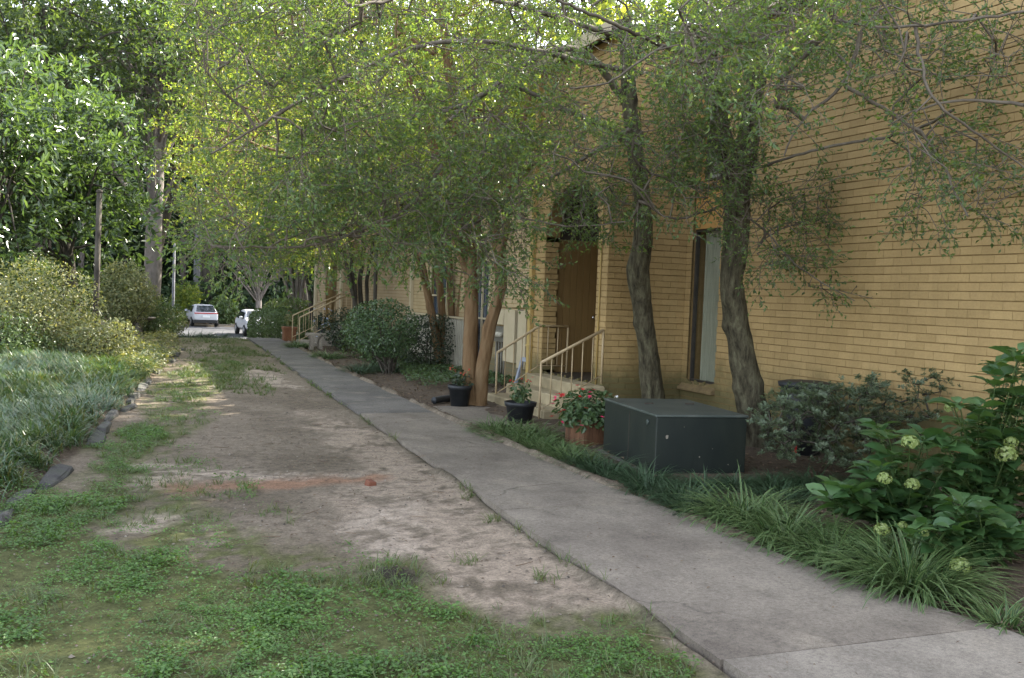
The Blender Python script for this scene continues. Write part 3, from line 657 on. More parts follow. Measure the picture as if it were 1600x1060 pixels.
# porch front with its arch
OY0, OY1, SPR, RISE = 13.14, 15.13, 2.78, 0.80; OC = (OY0+OY1)/2; OW = (OY1-OY0)/2; FEND = 15.62
def arch(z):
    if z < 0.5: return None
    if z <= SPR: return (OY0, OY1)
    t = (z-SPR)/RISE
    if t >= 1: return None
    h = OW*math.sqrt(1-t*t); return (OC-h, OC+h)
def arch_outline(y0, y1, o0, o1, zb, spr, rise, zt, zo=0.5, n=18):
    c = (o0+o1)/2; h = (o1-o0)/2
    return [(y0, zb), (y0, zt), (y1, zt), (y1, zb), (o1, zb), (o1, spr)]+[(c+h*math.cos(math.pi*k/n), spr+rise*math.sin(math.pi*k/n)) for k in range(1, n)]+[(o0, spr), (o0, zb)]
m = MB(); m.prism(arch_outline(BYp+0.002, FEND, OY0, OY1, -0.2, SPR, RISE, EAVE), 0, FX, FX+0.25)
front = m.build('wall', 'joint', house)
lay_bricks(front, brick_list(BYp-PROUD+0.002, FEND, 0.0, EAVE, [arch]), 'x', FX, 'yellow_brick')
# bricks on the far reveal of the arch, facing the street
m = MB(); m.box(FX+0.002, FX+0.251, OY1, OY1+0.2, 0.45, SPR); rv = m.build('wall', 'joint', house)
lay_bricks(rv, brick_list(FX-PROUD, FX+0.24, 0.54, SPR), 'y', OY1, 'yellow_brick')
# porch: floor, back and ceiling, and the brown door on its far side
m = MB(); m.box(FX+0.25, AX+0.2, OY1+0.12, OY1+0.3, 0.3, 4.0); m.box(AX+0.02, AX+0.2, BYp+0.2, OY1+0.3, 0.3, 4.0); m.box(FX+0.25, AX+0.2, BYp+0.25, OY1+0.3, 3.75, 3.9)
m.build('porch_lining', 'yellow_brick', house)
m = MB(); m.box(FX+0.26, AX+0.02, OY1+0.08, OY1+0.115, 0.5, 2.75)
for k in range(11): m.box(FX+0.27+k*0.12, FX+0.27+k*0.12+0.115, OY1+0.068, OY1+0.081, 0.52, 2.73)
door = m.build('door', 'door_brown', house); tag(door, 'tall brown boarded door inside the arch')
m = MB(); m.lathe((0, 0, 0), [(0.012, 0), (0.028, 0.02), (0.03, 0.045), (0.012, 0.06)], 12); hd = m.build('handle', 'chrome', door); hd.rotation_euler = (R(90), 0, 0); hd.location = (FX+0.95, OY1+0.06, 1.45)
m = MB(); m.box(FX+0.26, AX+0.02, OY1+0.085, OY1+0.118, 2.76, 3.74); m.build('shade_panel', 'dark_paint_and_shade', house)  # dark panel paints in the shadow under the arch above the door
m = MB(); m.box(FX+0.0, AX+0.1, OY0-0.1, OY1+0.11, 0.30, 0.50); m.build('porch_floor', 'dark_paint_and_shade', house)
# window strip: pane and curtain below, panel, pane above
def window(parent, y0, y1, z0, z1, xp, curtain=True, glass='clear_pane'):
    f = MB(); t = 0.03
    f.box(xp+0.05, xp+0.11, y0, y0+t, z0, z1); f.box(xp+0.05, xp+0.11, y1-t, y1, z0, z1); f.box(xp+0.05, xp+0.11, y0+t, y1-t, z0, z0+t); f.box(xp+0.05, xp+0.11, y0+t, y1-t, z1-t, z1)
    fo = f.build('window', 'bronze_frame', parent)
    p = MB(); p.add([(xp+0.078, y0+t, z0+t), (xp+0.078, y1-t, z0+t), (xp+0.078, y1-t, z1-t), (xp+0.078, y0+t, z1-t)], [(0, 1, 2, 3)]); p.build('pane', glass, fo)
    if curtain:
        c = []; n = 60; ya, yb = y0+0.03, y0+0.64
        for k in range(n+1):
            u = k/n; c.append((xp+0.16+0.018*math.sin(u*62+math.sin(u*9)*2), ya+(yb-ya)*u))
        V = np.array([(a, b, z) for z in (z0+0.02, z1) for a, b in c]); k = np.arange(n); F = np.stack([k, k+1, k+n+2, k+n+1], -1)
        link('curtain', np_mesh('curtain', V, F, 'curtain', True), fo)
    b = MB(); b.box(xp+0.24, xp+0.25, y0, y1, z0, z1); b.build('room_shade', 'dark_paint_and_shade', fo)  # dark sheet added for the shade of the unlit room
    return fo
window(house, W0, W1, 0.60, 2.86, AX)
m = MB(); m.box(AX+0.03, AX+0.10, W0, W1, 2.865, 3.55); m.build('panel', 'orange_panel', house)
m = MB(); m.box(AX-0.02, AX+0.09, W1-0.16, W1-0.002, 3.555, 5.29); m.build('trim', 'orange_panel', house)
window(house, W0, W1-0.17, 3.56, 5.29, AX)
m = MB(); m.prism([(AX-0.09, 0.46), (AX-0.09, 0.50), (AX+0.04, 0.60), (AX+0.04, 0.46)], 1, W0-0.03, W1+0.12); soften(m.build('sill', 'sill_brick', house))
# downspout at the far end of the porch
m = MB(); m.box(FX-0.085, FX-0.014, FEND-0.10, FEND+0.01, 0.02, EAVE-0.15)
for z in (0.9, 2.6, 4.3): m.box(FX-0.092, FX-0.013, FEND-0.13, FEND+0.035, z, z+0.05)
soften(m.build('downspout', 'yellow_trim', house), 0.008)
m = MB(); m.tube([(FX-0.03, OY0-0.14, 0.3), (FX-0.03, OY0-0.14, 3.3)], 0.012, 6); m.build('conduit', 'yellow_trim', house)
# roof of the near house
m = MB(); m.prism([(AX-0.35, EAVE+0.02), (AX-0.35, EAVE+0.14), (12.2, EAVE+2.4), (17.0, EAVE+0.14), (17.0, EAVE+0.02)], 1, -4.3, FEND+0.15); roof = m.build('roof', 'shingle', house)
m = MB(); m.box(FX-0.22, AX-0.3, BYp-0.2, FEND+0.15, EAVE+0.02, EAVE+0.12); m.build('porch_roof', 'shingle', roof)
m = MB(); m.box(FX-0.25, FX-0.22, BYp-0.22, FEND+0.17, EAVE-0.06, EAVE+0.13); m.box(AX-0.38, AX-0.35, -4.3, BYp-0.22, EAVE-0.06, EAVE+0.15); m.build('fascia', 'cream_trim', roof)
m = MB(); m.box(16.4, 16.6, -4, FEND, -0.2, EAVE); m.box(AX+0.26, 16.4, -4, -3.8, -0.2, EAVE); m.box(AX+0.26, 16.4, FEND-0.2, FEND, -0.2, EAVE); m.build('wall', 'tan_brick', house)

# second house: pale wall with arched windows and meter panels
h2 = thing('townhouse', 'second tan brick townhouse with arched windows and utility panels behind the crape myrtles', 'townhouse', (0, 0, 0), 'row of brick townhouses')
CX_, C0, C1, CH = 7.0, FEND+0.02, 24.9, 4.2
def arched(o0, o1, zb, spr, rise):
    def f(z):
        if z < zb: return None
        if z <= spr: return (o0, o1)
        t = (z-spr)/rise
        if t >= 1: return None
        c = (o0+o1)/2; h = (o1-o0)/2*math.sqrt(1-t*t); return (c-h, c+h)
    return f
wins = [(19.05, 20.2, 0.40, 2.15, 0.45), (21.95, 23.3, 0.85, 2.2, 0.5)]
ops = [arched(*q) for q in wins]
def wall_with_arches(x, y0, y1, z1, wins, thick=0.22):
    """a row of upright strips of wall, arched over each window"""
    mb = MB(); cur = y0
    for (o0, o1, zb, spr, rise) in wins:
        mb.box(x, x+thick, cur, o0, -0.2, z1); mb.box(x, x+thick, o0, o1, -0.2, zb)
        c = (o0+o1)/2; h = (o1-o0)/2; n = 16
        arc = [(c+h*math.cos(math.pi*k/n), spr+rise*math.sin(math.pi*k/n)) for k in range(n+1)]
        mb.prism([(o1, z1)]+arc+[(o0, z1)], 0, x, x+thick); cur = o1
    mb.box(x, x+thick, cur, y1, -0.2, z1); return mb
w2 = wall_with_arches(CX_, C0, C1, CH, wins).build('wall', 'joint', h2)
lay_bricks(w2, brick_list(C0, C1, 0.0, CH, ops), 'x', CX_, 'tan_brick')
for (o0, o1, zb, spr, rise) in wins:
    c = (o0+o1)/2; h = (o1-o0)/2; n = 20
    arc = [(c+h*math.cos(math.pi*k/n), spr+rise*math.sin(math.pi*k/n)) for k in range(n+1)]
    fr = MB(); pts = [(CX_-0.01, o1, zb)]+[(CX_-0.01, a, b) for a, b in arc]+[(CX_-0.01, o0, zb)]
    fr.tube(pts, 0.035, 6); fr.box(CX_+0.02, CX_+0.06, c-0.02, c+0.02, zb, spr+rise*0.98); fr.box(CX_+0.02, CX_+0.055, o0, o1, zb+0.85, zb+0.89)
    fo = fr.build('window', 'cream_trim', h2)
    g = MB(); g.prism([(o1, zb)]+arc+[(o0, zb)], 0, CX_+0.07, CX_+0.08); g.build('pane', 'glass_blue', fo)
    sl = MB(); sl.box(CX_-0.06, CX_+0.05, o0-0.05, o1+0.05, zb-0.07, zb-0.005); sl.build('sill', 'cream_trim', fo)
m = MB(); m.box(CX_-0.09, CX_-0.014, C1-0.06, C1+0.10, 0.0, CH); soften(m.build('trim', 'cream_trim', h2))
m = MB(); m.prism([(CX_-0.4, CH), (CX_-0.4, CH+0.12), (12.0, CH+2.1), (16.6, CH+0.12), (16.6, CH)], 1, C0, 46); rf2 = m.build('roof', 'shingle', h2)
m = MB(); m.box(CX_-0.43, CX_-0.40, C0, 46, CH-0.1, CH+0.13); m.build('fascia', 'cream_trim', rf2)
m = MB(); m.box(16.2, 16.4, C0, 46, -0.2, CH); m.build('wall', 'tan_brick', h2)
# dark cellar-height boards under the windows
h3 = thing('townhouse', 'third brownish brick townhouse far along the walk with stair and porch', 'townhouse', (0, 0, 0), 'row of brick townhouses')
m = MB(); m.box(CX_, CX_+0.22, C1+0.11, 31.6, -0.2, CH-0.005); w3 = m.build('wall', 'joint', h3)
lay_bricks(w3, brick_list(C1+0.11, 31.6, 0.0, CH-0.01), 'x', CX_, 'far_brick')
m = MB(); m.box(CX_-0.07, CX_-0.014, 28.9, 29.15, 0, CH-0.1); soften(m.build('downspout', 'bronze_frame', h3))
m = MB(); m.box(FX, CX_+0.2, 31.6, 31.8, -0.2, CH+0.4); w4 = m.build('wall', 'joint', h3)
lay_bricks(w4, brick_list(FX, CX_-0.02, 0.0, CH), 'y', 31.6, 'far_brick')
m = MB(); m.prism(arch_outline(31.802, 36.6, 32.7, 34.6, -0.2, 2.7, 0.75, CH+0.4), 0, FX, FX+0.22); w5 = m.build('wall', 'joint', h3)
lay_bricks(w5, brick_list(31.6, 36.6, 0.0, CH, [arched(32.7, 34.6, 0.0, 2.7, 0.75)]), 'x', FX, 'far_brick')
m = MB(); m.box(FX+0.2, CX_+1.2, 34.75, 34.9, 0, CH); m.box(CX_+1.1, CX_+1.2, 31.8, 34.75, 0, CH); m.build('porch_lining', 'far_brick', h3)
m = MB(); m.box(FX-0.10, FX-0.014, 31.62, 31.80, 0.0, CH); soften(m.build('trim', 'cream_trim', h3))
m = MB(); m.box(FX-0.10, FX-0.014, 36.2, 36.5, 0.0, CH); soften(m.build('trim', 'cream_trim', h3))
m = MB(); m.box(FX-0.02, FX+0.8, 34.66, 34.74, 0.5, 2.6); m.build('door', 'door_brown', h3)

# ------------------------------------------------------------------ entry steps and railings
def entry_steps(label, xs, y0, y1, grp, mat='step_concrete', ztop=0.50):
    t = thing('entry_steps', label, 'steps', (xs[0], (y0+y1)/2, 0), grp)
    n = len(xs)-1
    for i in range(n):
        b = MB(); z1 = ztop*(i+1)/n; b.cbox(xs[i]-t.location.x-0.02, xs[i+1]-t.location.x+(0.0 if i < n-1 else 0), y0-t.location.y+0.04*i, y1-t.location.y-0.03*i, (ztop*i/n-0.1) if i else -0.1, z1, 0.018)
        b.build('step', mat, t)
    return t
es = entry_steps('worn concrete steps up to the arched porch door', [5.52, 5.86, 6.20, FX-0.016], 12.62, 15.0, 'entry steps')
def railing(label, pts, zg, bal, hgt, group, mat='rail_paint', post_r=0.016, low=0.12, rust=None):
    """pts: list of (x, y, z of the tread); handrail, lower rail, posts and balusters follow it"""
    b0 = np.array(pts[0]); t = thing('stair_railing', label, 'railing', tuple(b0), group)
    L = [np.array(p)-b0 for p in pts]; up = np.array([0, 0, hgt])
    h = MB(); h.tube([p+up for p in L], 0.021, 8); h.build('handrail', mat, t)
    d = np.cumsum([0]+[np.linalg.norm(L[i+1]-L[i]) for i in range(len(L)-1)])
    def at(u): return np.array([np.interp(u*d[-1], d, [p[k] for p in L]) for k in range(3)])
    l = MB(); l.tube([at(0.0)+[0, 0, low]]+[p+np.array([0, 0, low]) for p in L[1:-1]]+[at(1.0)+[0, 0, low]], 0.011, 6); l.build('lower_rail', mat, t)
    for u, zb in ((0.0, zg), (1.0, 0.0)):
        p = at(u); q = MB(); q.tube([p+[0, 0, zb], p+up], post_r, 8); q.build('post', mat, t)
    for k in range(1, bal+1):
        p = at(k/(bal+1)); q = MB(); q.tube([p+[0, 0, low], p+up], 0.0085, 6); q.build('baluster', (rust or mat), t)
    return t
railing('near tan metal handrail beside the impatiens planter', [(5.46, 12.66, 0.05), (6.50, 12.82, 0.53)], -0.05, 5, 0.79, 'tan handrails of the arched entry')
railing('far tan metal handrail with level end at the arched porch', [(5.60, 14.80, 0.05), (6.42, 15.0, 0.50), (6.95, 15.03, 0.50)], -0.05, 7, 0.79, 'tan handrails of the arched entry')
# the far entry
es2 = entry_steps('far concrete entry steps beside the concrete bench', [5.0, 5.45, 5.85, 6.25, FX-0.016], 29.4, 31.2, 'entry steps', 'pale_concrete', 0.6)
railing('near handrail of the far entry steps by the clipped shrubs', [(4.78, 29.35, 0.1), (6.45, 29.9, 0.9)], -0.1, 8, 0.8, 'handrails of the far entry')
railing('farther handrail of the far entry steps against the hedge', [(4.86, 31.2, 0.1), (6.45, 31.5, 0.85)], -0.1, 8, 0.8, 'handrails of the far entry')

# ================================================================== THINGS BESIDE THE WALK
# ---- green utility cabinet
b0 = (4.90, 8.42); ang = math.atan2(0.13, 1.09)*0.6
ub = thing('utility_cabinet', 'large dark green metal utility box among the liriope', 'utility box', (b0[0], b0[1], 0.0), None, R(-7))
UW, UD, UH = 0.99, 1.50, 0.63
m = MB(); m.cbox(-0.07, UW+0.07, -0.08, UD+0.07, -0.08, 0.045, 0.015); m.build('pad', 'old_concrete', ub)
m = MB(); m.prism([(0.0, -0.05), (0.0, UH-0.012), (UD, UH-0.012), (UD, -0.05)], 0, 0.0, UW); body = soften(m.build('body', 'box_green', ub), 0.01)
m = MB(); m.cbox(-0.012, UW+0.012, -0.014, UD+0.012, UH-0.011, UH+0.012, 0.008); soften(m.build('lid', 'box_green_lit', ub), 0.004)
for x in (0.30, 0.78):
    m = MB(); m.cbox(x-0.05, x+0.05, UD*0.62-0.012, UD*0.62+0.012, UH+0.013, UH+0.028, 0.004); m.build('latch', 'dark_paint_and_shade', ub)
m = MB(); m.box(-0.004, 0.0, 0.72, 0.726, 0.02, UH-0.04); m.build('seam', 'dark_paint_and_shade', ub)
m = MB(); m.lathe((0, 0, 0), [(0.03, 0), (0.03, 0.006), (0.02, 0.012)], 14); k = m.build('bolt', 'box_green_lit', ub); k.rotation_euler = (0, R(-90), 0); k.location = (-0.001, 0.22, UH-0.09)
for i in range(9):                                    # chipped paint
    m = MB(); a = [(0.02*random.uniform(0.4, 1)*math.cos(t), 0.02*random.uniform(0.5, 1.1)*math.sin(t)) for t in np.linspace(0, 6.28, 8)[:-1]]
    s_ = [1.2, 0.5, 0.35, 0.3, 0.3, 0.4, 0.3, 0.5, 0.3][i]
    if i < 5: m.prism([(x*s_+[0.12, 0.48, 0.8, 0.3, 0.62][i], z*s_+[0.42, 0.22, 0.14, 0.52, 0.3][i]) for x, z in a], 1, -0.0015, 0.0)
    else: m.prism([(x*s_+[0.3, 0.55, 0.9, 0.7][i-5], y*s_*1.5+[0.1, 0.25, 0.9, 0.2][i-5]) for x, y in a], 2, UH+0.0121, UH+0.0135)
    m.build('paint_chip', 'rust_spot', ub)

# ---- flower pots and planters
def petals(c, r, n, rng, mat, parent, name='flower', cup=0.4):
    a = np.arange(n)*2*np.pi/n+rng.random(); D = np.stack([np.cos(a), np.sin(a), np.full(n, cup)], 1)
    tilt = Quaternion((rng.normal(), rng.normal(), 0.2), 0.9*rng.random()).to_matrix(); D = D@np.array(tilt).T
    V, F = leaf6_v(np.tile(c, (n, 1))+0*D, D, np.tile([0.1, 0, 1.0], (n, 1)), r, r*0.9, 0.1, 0.1)
    return link(name, np_mesh(name, V, F, mat), parent)
def leaf_ball(c, r, n, L, W, rng, up=0.5):
    P, D = lumpy(n, c, r, rng, 8, 0.3, shell=0.7, zmin=c[2]-r[2]*0.5)
    N = unit(D+np.array([0, 0, up])+rng.normal(size=D.shape)*0.35); T = unit(np.cross(N, rdir(len(P), rng))+D*0.35)
    s = 0.7+0.6*rng.random(len(P)); return leaf6_v(P, T, N, L*s, W*s, 0.12, 0.15)
rng = np.random.default_rng(5)
pl = thing('planter_box', 'square rusty brown wooden planter of pink and white impatiens', 'planter', (5.14, 10.42, 0.0), None, R(12))
m = MB()
for i in range(4):
    s = i*math.pi/2; ca, sa = round(math.cos(s)), round(math.sin(s))
    def q(x, y): return (x*ca-y*sa, x*sa+y*ca)
    for k in range(4):
        p0 = q(-0.19+k*0.095+0.003, -0.20); p1 = q(-0.19+(k+1)*0.095-0.003, -0.175); x0, x1 = sorted((p0[0], p1[0])); y0, y1 = sorted((p0[1], p1[1]))
        bd = MB(); bd.box(x0, x1, y0, y1, 0.0, 0.34+random.uniform(-0.004, 0.004)); bd.build('board', 'planter_wood', pl)
m = MB(); m.box(-0.175, 0.175, -0.175, 0.175, 0.02, 0.30); m.build('soil', 'dark_paint_and_shade', pl)
im = thing('impatiens', 'mound of pink red and white impatiens filling the wooden planter', 'flowers', (5.14, 10.42, 0.31))
V, F = leaf_ball((0, 0, 0.08), (0.46, 0.44, 0.29), 1200, 0.075, 0.05, rng); link('foliage', np_mesh('foliage', V, F, 'cover_leaf'), im)
P, D = lumpy(110, (0, 0, 0.10), (0.47, 0.45, 0.31), rng, 8, 0.15, shell=0.05, zmin=0.0)
for i in range(min(34, len(P))):
    petals(P[i]+D[i]*0.03, 0.034, 5, rng, 'flower_white' if P[i][0] > 0.02 else ('flower_pink' if rng.random() < 0.6 else 'flower_red'), im)
def pot(label, x, y, r, h, mat='black_plastic', name='flower_pot'):
    z = gz1(x, y)+0.0; t = thing(name, label, 'pot', (x, y, max(z, 0.04)-0.005), 'dark plastic flower pots')
    m = MB(); m.lathe((0, 0, 0), [(r*0.72, 0), (r*0.92, h*0.80), (r*1.0, h*0.80), (r*1.05, h), (r*0.97, h), (r*0.93, h*0.86), (0.01, h*0.85)], 26); m.build('body', mat, t)
    m = MB(); m.lathe((0, 0, 0), [(r*0.92, h*0.865), (r*0.5, h*0.885), (0.01, h*0.88)], 20); m.build('soil', 'sill_brick', t)
    return t
pot('dark green flower pot at the foot of the large crape myrtle', 4.80, 14.25, 0.185, 0.33)
pot('dark flower pot standing at the bottom of the entry steps', 5.02, 12.30, 0.215, 0.29)
def potted(label, x, y, z, h, n, mat, fl, name, cat_):
    t = thing(name, label, cat_, (x, y, z)); r_ = np.random.default_rng(int(x*100))
    st = []; P = []
    for i in range(7):
        a = r_.random()*6.28; e = np.array([0.14*math.cos(a), 0.14*math.sin(a), h*(0.6+0.4*r_.random())]); st.append(np.stack([e*0, e*np.array([0.4, 0.4, 0.5]), e])); P.append(e)
    V, F = tubes_v(np.array(st), np.full((7, 3), 0.005), 4); link('stem', np_mesh('stem', V, F, 'hedge_leaf'), t)
    V, F = leaf_ball((0, 0, h*0.42), (0.17, 0.17, h*0.5), n, 0.055, 0.045, r_); tag(link('foliage', np_mesh('foliage', V, F, mat), t), kind='stuff')
    for e in P:
        for k in range(2): petals(e+r_.normal(size=3)*0.02, 0.024, 5, r_, fl, t)
potted('coral flowered plant in the dark pot under the crape myrtle', 4.80, 14.25, 0.32, 0.30, 130, 'dark_leaf', 'flower_coral', 'potted_plant', 'plant')
potted('red geranium growing in the dark pot at the steps', 5.02, 12.30, 0.28, 0.36, 150, 'cover_leaf', 'flower_red', 'potted_geranium', 'plant')

# ---- drain pipe on the ground behind the pots
t = thing('drain_pipe', 'black corrugated drain pipe lying on the bed before the ground cover', 'pipe', (4.55, 14.75, 0.06))
pts = smooth_path([(0.0, 0.05, 0), (0.3, 0.25, 0.02), (0.8, 0.3, 0.03), (1.15, 0.45, 0.03)], 60)
m = MB(); m.tube(pts, [0.052+0.006*(k % 2) for k in range(60)], 10); m.build('hose', 'black_plastic', t)

# ---- meters and utility panels on the second house
t = thing('utility_meters', 'bank of electric meters and tan utility panels on the second house wall', 'meter box', (CX_-0.014, 17.6, 0.5), None)
def wb(name, y0, y1, z0, z1, d, mat):                                   # a box on the wall, y and z as built
    m = MB(); m.cbox(-d, 0.0, y0-17.6, y1-17.6, z0-0.5, z1-0.5, 0.006); return m.build(name, mat, t)
wb('panel', 16.72, 17.12, 0.42, 1.50, 0.12, 'cream_trim'); wb('panel', 17.24, 17.80, 0.50, 1.50, 0.14, 'cream_trim')
wb('panel', 17.86, 18.60, 1.20, 1.50, 0.13, 'cream_trim'); wb('conduit_box', 17.14, 17.21, 0.3, 1.52, 0.08, 'meter_dark')
wb('meter_backing', 17.90, 18.55, 0.85, 1.16, 0.07, 'meter_dark')
for i in range(5):
    m = MB(); m.lathe((0, 0, 0), [(0.055, 0), (0.055, 0.07), (0.045, 0.11), (0.01, 0.115)], 14); o = m.build('meter', 'meter_grey', t); o.rotation_euler = (0, R(-90), 0); o.location = (-0.07, 17.96-17.6+i*0.13, 0.50)
for i in range(4):
    m = MB(); m.tube([(-0.03, 18.0-17.6+i*0.15, -0.45), (-0.03, 18.0-17.6+i*0.15, 0.36)], 0.022, 8); m.build('conduit', 'meter_dark', t)
m = MB(); m.tube([(-0.02, 18.7-17.6, 1.03), (-0.02, 16.7-17.6, 1.06)], 0.015, 6); m.build('conduit', 'sill_brick', t)
# ---- grey frame leaning under the panels
t = thing('leaning_frame', 'small grey window frame leaning on the wall under the panels', 'frame', (6.72, 16.55, 0.06)); t.rotation_euler = (0, R(14), 0)
for (y0, y1, z0, z1) in ((-0.28, -0.20, 0, 0.60), (0.20, 0.28, 0, 0.60), (-0.2, 0.2, 0.52, 0.60), (-0.2, 0.2, 0, 0.08)):
    m = MB(); m.box(-0.02, 0.02, y0, y1, z0, z1); m.build('frame_bar', 'grey_frame', t)

# ---- grey picket fence in front of the arched windows
t = thing('picket_fence', 'low grey picket fence below the arched windows', 'fence', (6.72, 19.3, 0.0))
L_ = 5.2; n = 44
for k in range(n):
    y = k*L_/n; m = MB(); m.prism([(y, 0.05), (y+0.055, 0.05), (y+0.055, 1.18), (y+0.0275, 1.23), (y, 1.18)], 0, -0.01, 0.01); m.build('picket', 'meter_grey', t)
for z in (0.3, 1.0): 
    m = MB(); m.box(0.011, 0.045, -0.02, L_+0.02, z, z+0.07); m.build('rail', 'meter_grey', t)
m = MB(); m.box(-0.03, 0.06, -0.04, L_+0.04, 1.235, 1.27); m.build('cap_rail', 'cream_trim', t)

# ---- black lidded can against the wall
t = thing('trash_can', 'black lidded can against the yellow wall behind the azalea', 'can', (7.42, 9.35, 0.02))
m = MB(); m.lathe((0, 0, 0), [(0.20, 0), (0.22, 0.45), (0.29, 0.72), (0.27, 0.80)], 22); m.build('body', 'black_plastic', t)
m = MB(); m.lathe((0, 0, 0), [(0.24, 0.805), (0.31, 0.81), (0.32, 0.86), (0.24, 0.88), (0.05, 0.89)], 22); m.build('lid', 'black_plastic', t)
m = MB(); m.tube([(-0.30, 0, 0.72), (-0.36, 0, 0.70), (-0.37, 0, 0.62), (-0.28, 0, 0.58)], 0.018, 6); m.build('handle', 'black_plastic', t)
# ---- loose brick on the dirt, sticks and stones
t = tag(link('loose_brick', None, None, (2.08, 8.62, gz1(2.08, 8.62)+0.0)), 'red brick fragment lying on the dirt yard', 'brick'); t.rotation_euler = (0.1, 0.05, 0.35); t.scale = (0.75, 0.75, 0.8)
m = MB(); m.add([(-0.055, -0.05, -0.01), (0.06, -0.06, -0.01), (0.05, 0.07, -0.01), (-0.05, 0.06, -0.01), (-0.05, -0.045, 0.055), (0.052, -0.05, 0.05), (0.045, 0.06, 0.06), (-0.042, 0.055, 0.062)],
      [(0, 3, 2, 1), (4, 5, 6, 7), (0, 1, 5, 4), (1, 2, 6, 5), (2, 3, 7, 6), (3, 0, 4, 7)]); soften(m.build('body', 'brick_red', t), 0.008)
# ---- red lantern-like ornament in the bed
p = PZ(1240, 720, 0.03); t = thing('garden_marker', 'small red marker half hidden under the grey azalea', 'marker', tuple(p))
m = MB(); m.tube([(0, 0, 0), (0, 0, 0.16)], 0.006, 6); m.build('stake', 'dark_paint_and_shade', t)
m = MB(); m.cbox(-0.035, 0.035, -0.006, 0.006, 0.08, 0.17, 0.004); m.build('plate', 'flower_red', t)

# ---- concrete bench and terracotta planter of the far entry
t = thing('garden_bench', 'small curved-leg concrete bench beside the far steps', 'bench', (5.05, 28.1, 0.02))
m = MB(); m.cbox(-0.28, 0.28, -0.2, 0.2, 0.40, 0.48, 0.02); m.build('seat', 'pale_concrete', t)
for y in (-0.12, 0.12):
    m = MB(); c = [(-0.20, 0), (-0.10, 0.0), (-0.06, 0.15), (-0.08, 0.28), (-0.14, 0.40), (-0.22, 0.40), (-0.17, 0.28), (-0.15, 0.15)]
    m.prism(c, 1, y-0.05, y+0.05); m.prism([(-a, b) for a, b in c][::-1], 1, y-0.05, y+0.05); m.build('leg', 'pale_concrete', t)
t = thing('terracotta_planter', 'square terracotta planter at the corner of the clipped hedge', 'planter', (4.98, 32.6, 0.03))
m = MB(); m.cbox(-0.2, 0.2, -0.2, 0.2, 0, 0.42, 0.02); m.cbox(-0.23, 0.23, -0.23, 0.23, 0.37, 0.46, 0.02); m.build('body', 'terracotta', t)
potted('coral flowers in the terracotta planter by the hedge', 4.98, 32.6, 0.45, 0.55, 260, 'azalea_leaf', 'flower_coral', 'planter_flowers', 'flowers')
t = thing('hydrangea_pot', 'pot of pale blue flowers on the far entry steps', 'flowers', (5.6, 30.3, 0.35))
m = MB(); m.lathe((0, 0, 0), [(0.1, 0), (0.16, 0.2), (0.14, 0.22), (0.02, 0.21)], 16); m.build('pot', 'black_plastic', t)
r_ = np.random.default_rng(9); V, F = leaf_ball((0, 0, 0.42), (0.26, 0.26, 0.32), 160, 0.10, 0.06, r_); tag(link('foliage', np_mesh('foliage', V, F, 'dark_leaf'), t), kind='stuff')
for i in range(16): petals(np.array([r_.normal()*0.14, -0.2+r_.normal()*0.06, 0.45+0.2*r_.normal()]), 0.055, 5, r_, 'flower_blue', t)

# ---- lamp post, bird bath, poles
z = gz1(-0.6, 22.2); t = thing('lamp_post', 'dark slender lamp post rising among the azaleas', 'post', (-0.62, 22.2, z))
pt = PY(150, 300, 22.2); hgt = pt[2]-z
m = MB(); m.tube([(0, 0, -0.1), (0, 0, 0.5), (0, 0, 0.55), (0.03, 0, hgt)], [0.085, 0.08, 0.062, 0.055], 12); m.build('pole', 'dark_bark', t)
m = MB(); m.lathe((0.03, 0, hgt-0.02), [(0.06, 0), (0.068, 0.02), (0.06, 0.06), (0.01, 0.08)], 12); m.build('cap', 'dark_bark', t)
z = gz1(0.35, 30.0); t = thing('bird_bath', 'grey stone bird bath below the azalea slope', 'bird bath', (0.30, 29.4, z-0.05))
m = MB(); m.lathe((0, 0, 0), [(0.24, 0), (0.24, 0.06), (0.13, 0.12), (0.10, 0.35), (0.12, 0.5)], 18); m.build('pedestal', 'old_concrete', t)
m = MB(); m.lathe((0, 0, 0), [(0.12, 0.5), (0.36, 0.57), (0.46, 0.63), (0.46, 0.66), (0.40, 0.66), (0.30, 0.61), (0.02, 0.59)], 26); m.build('bowl', 'old_concrete', t)
def pole(label, px, Y, r, h, mat, name='utility_pole', lean=0.0):
    p = PY(px, 450, Y); z = gz1(p[0], Y); t = thing(name, label, 'pole', (p[0], Y, z-0.1)); m = MB()
    m.tube([(0, 0, 0), (lean*h*0.5, 0, h*0.5), (lean*h, 0, h)], [r, r*0.9, r*0.75], 12); m.build('shaft', mat, t); return t
up = pole('tall grey utility pole behind the white car', 307, 84, 0.28, 16, 'utility_pole')
m = MB(); m.box(-0.9, 0.9, -0.06, 0.06, 14.2, 14.35); m.build('crossarm', 'pole_wood', up)
pole('thin pale post at the road edge left of the car', 271, 58, 0.085, 5.5, 'utility_pole', 'thin_post')

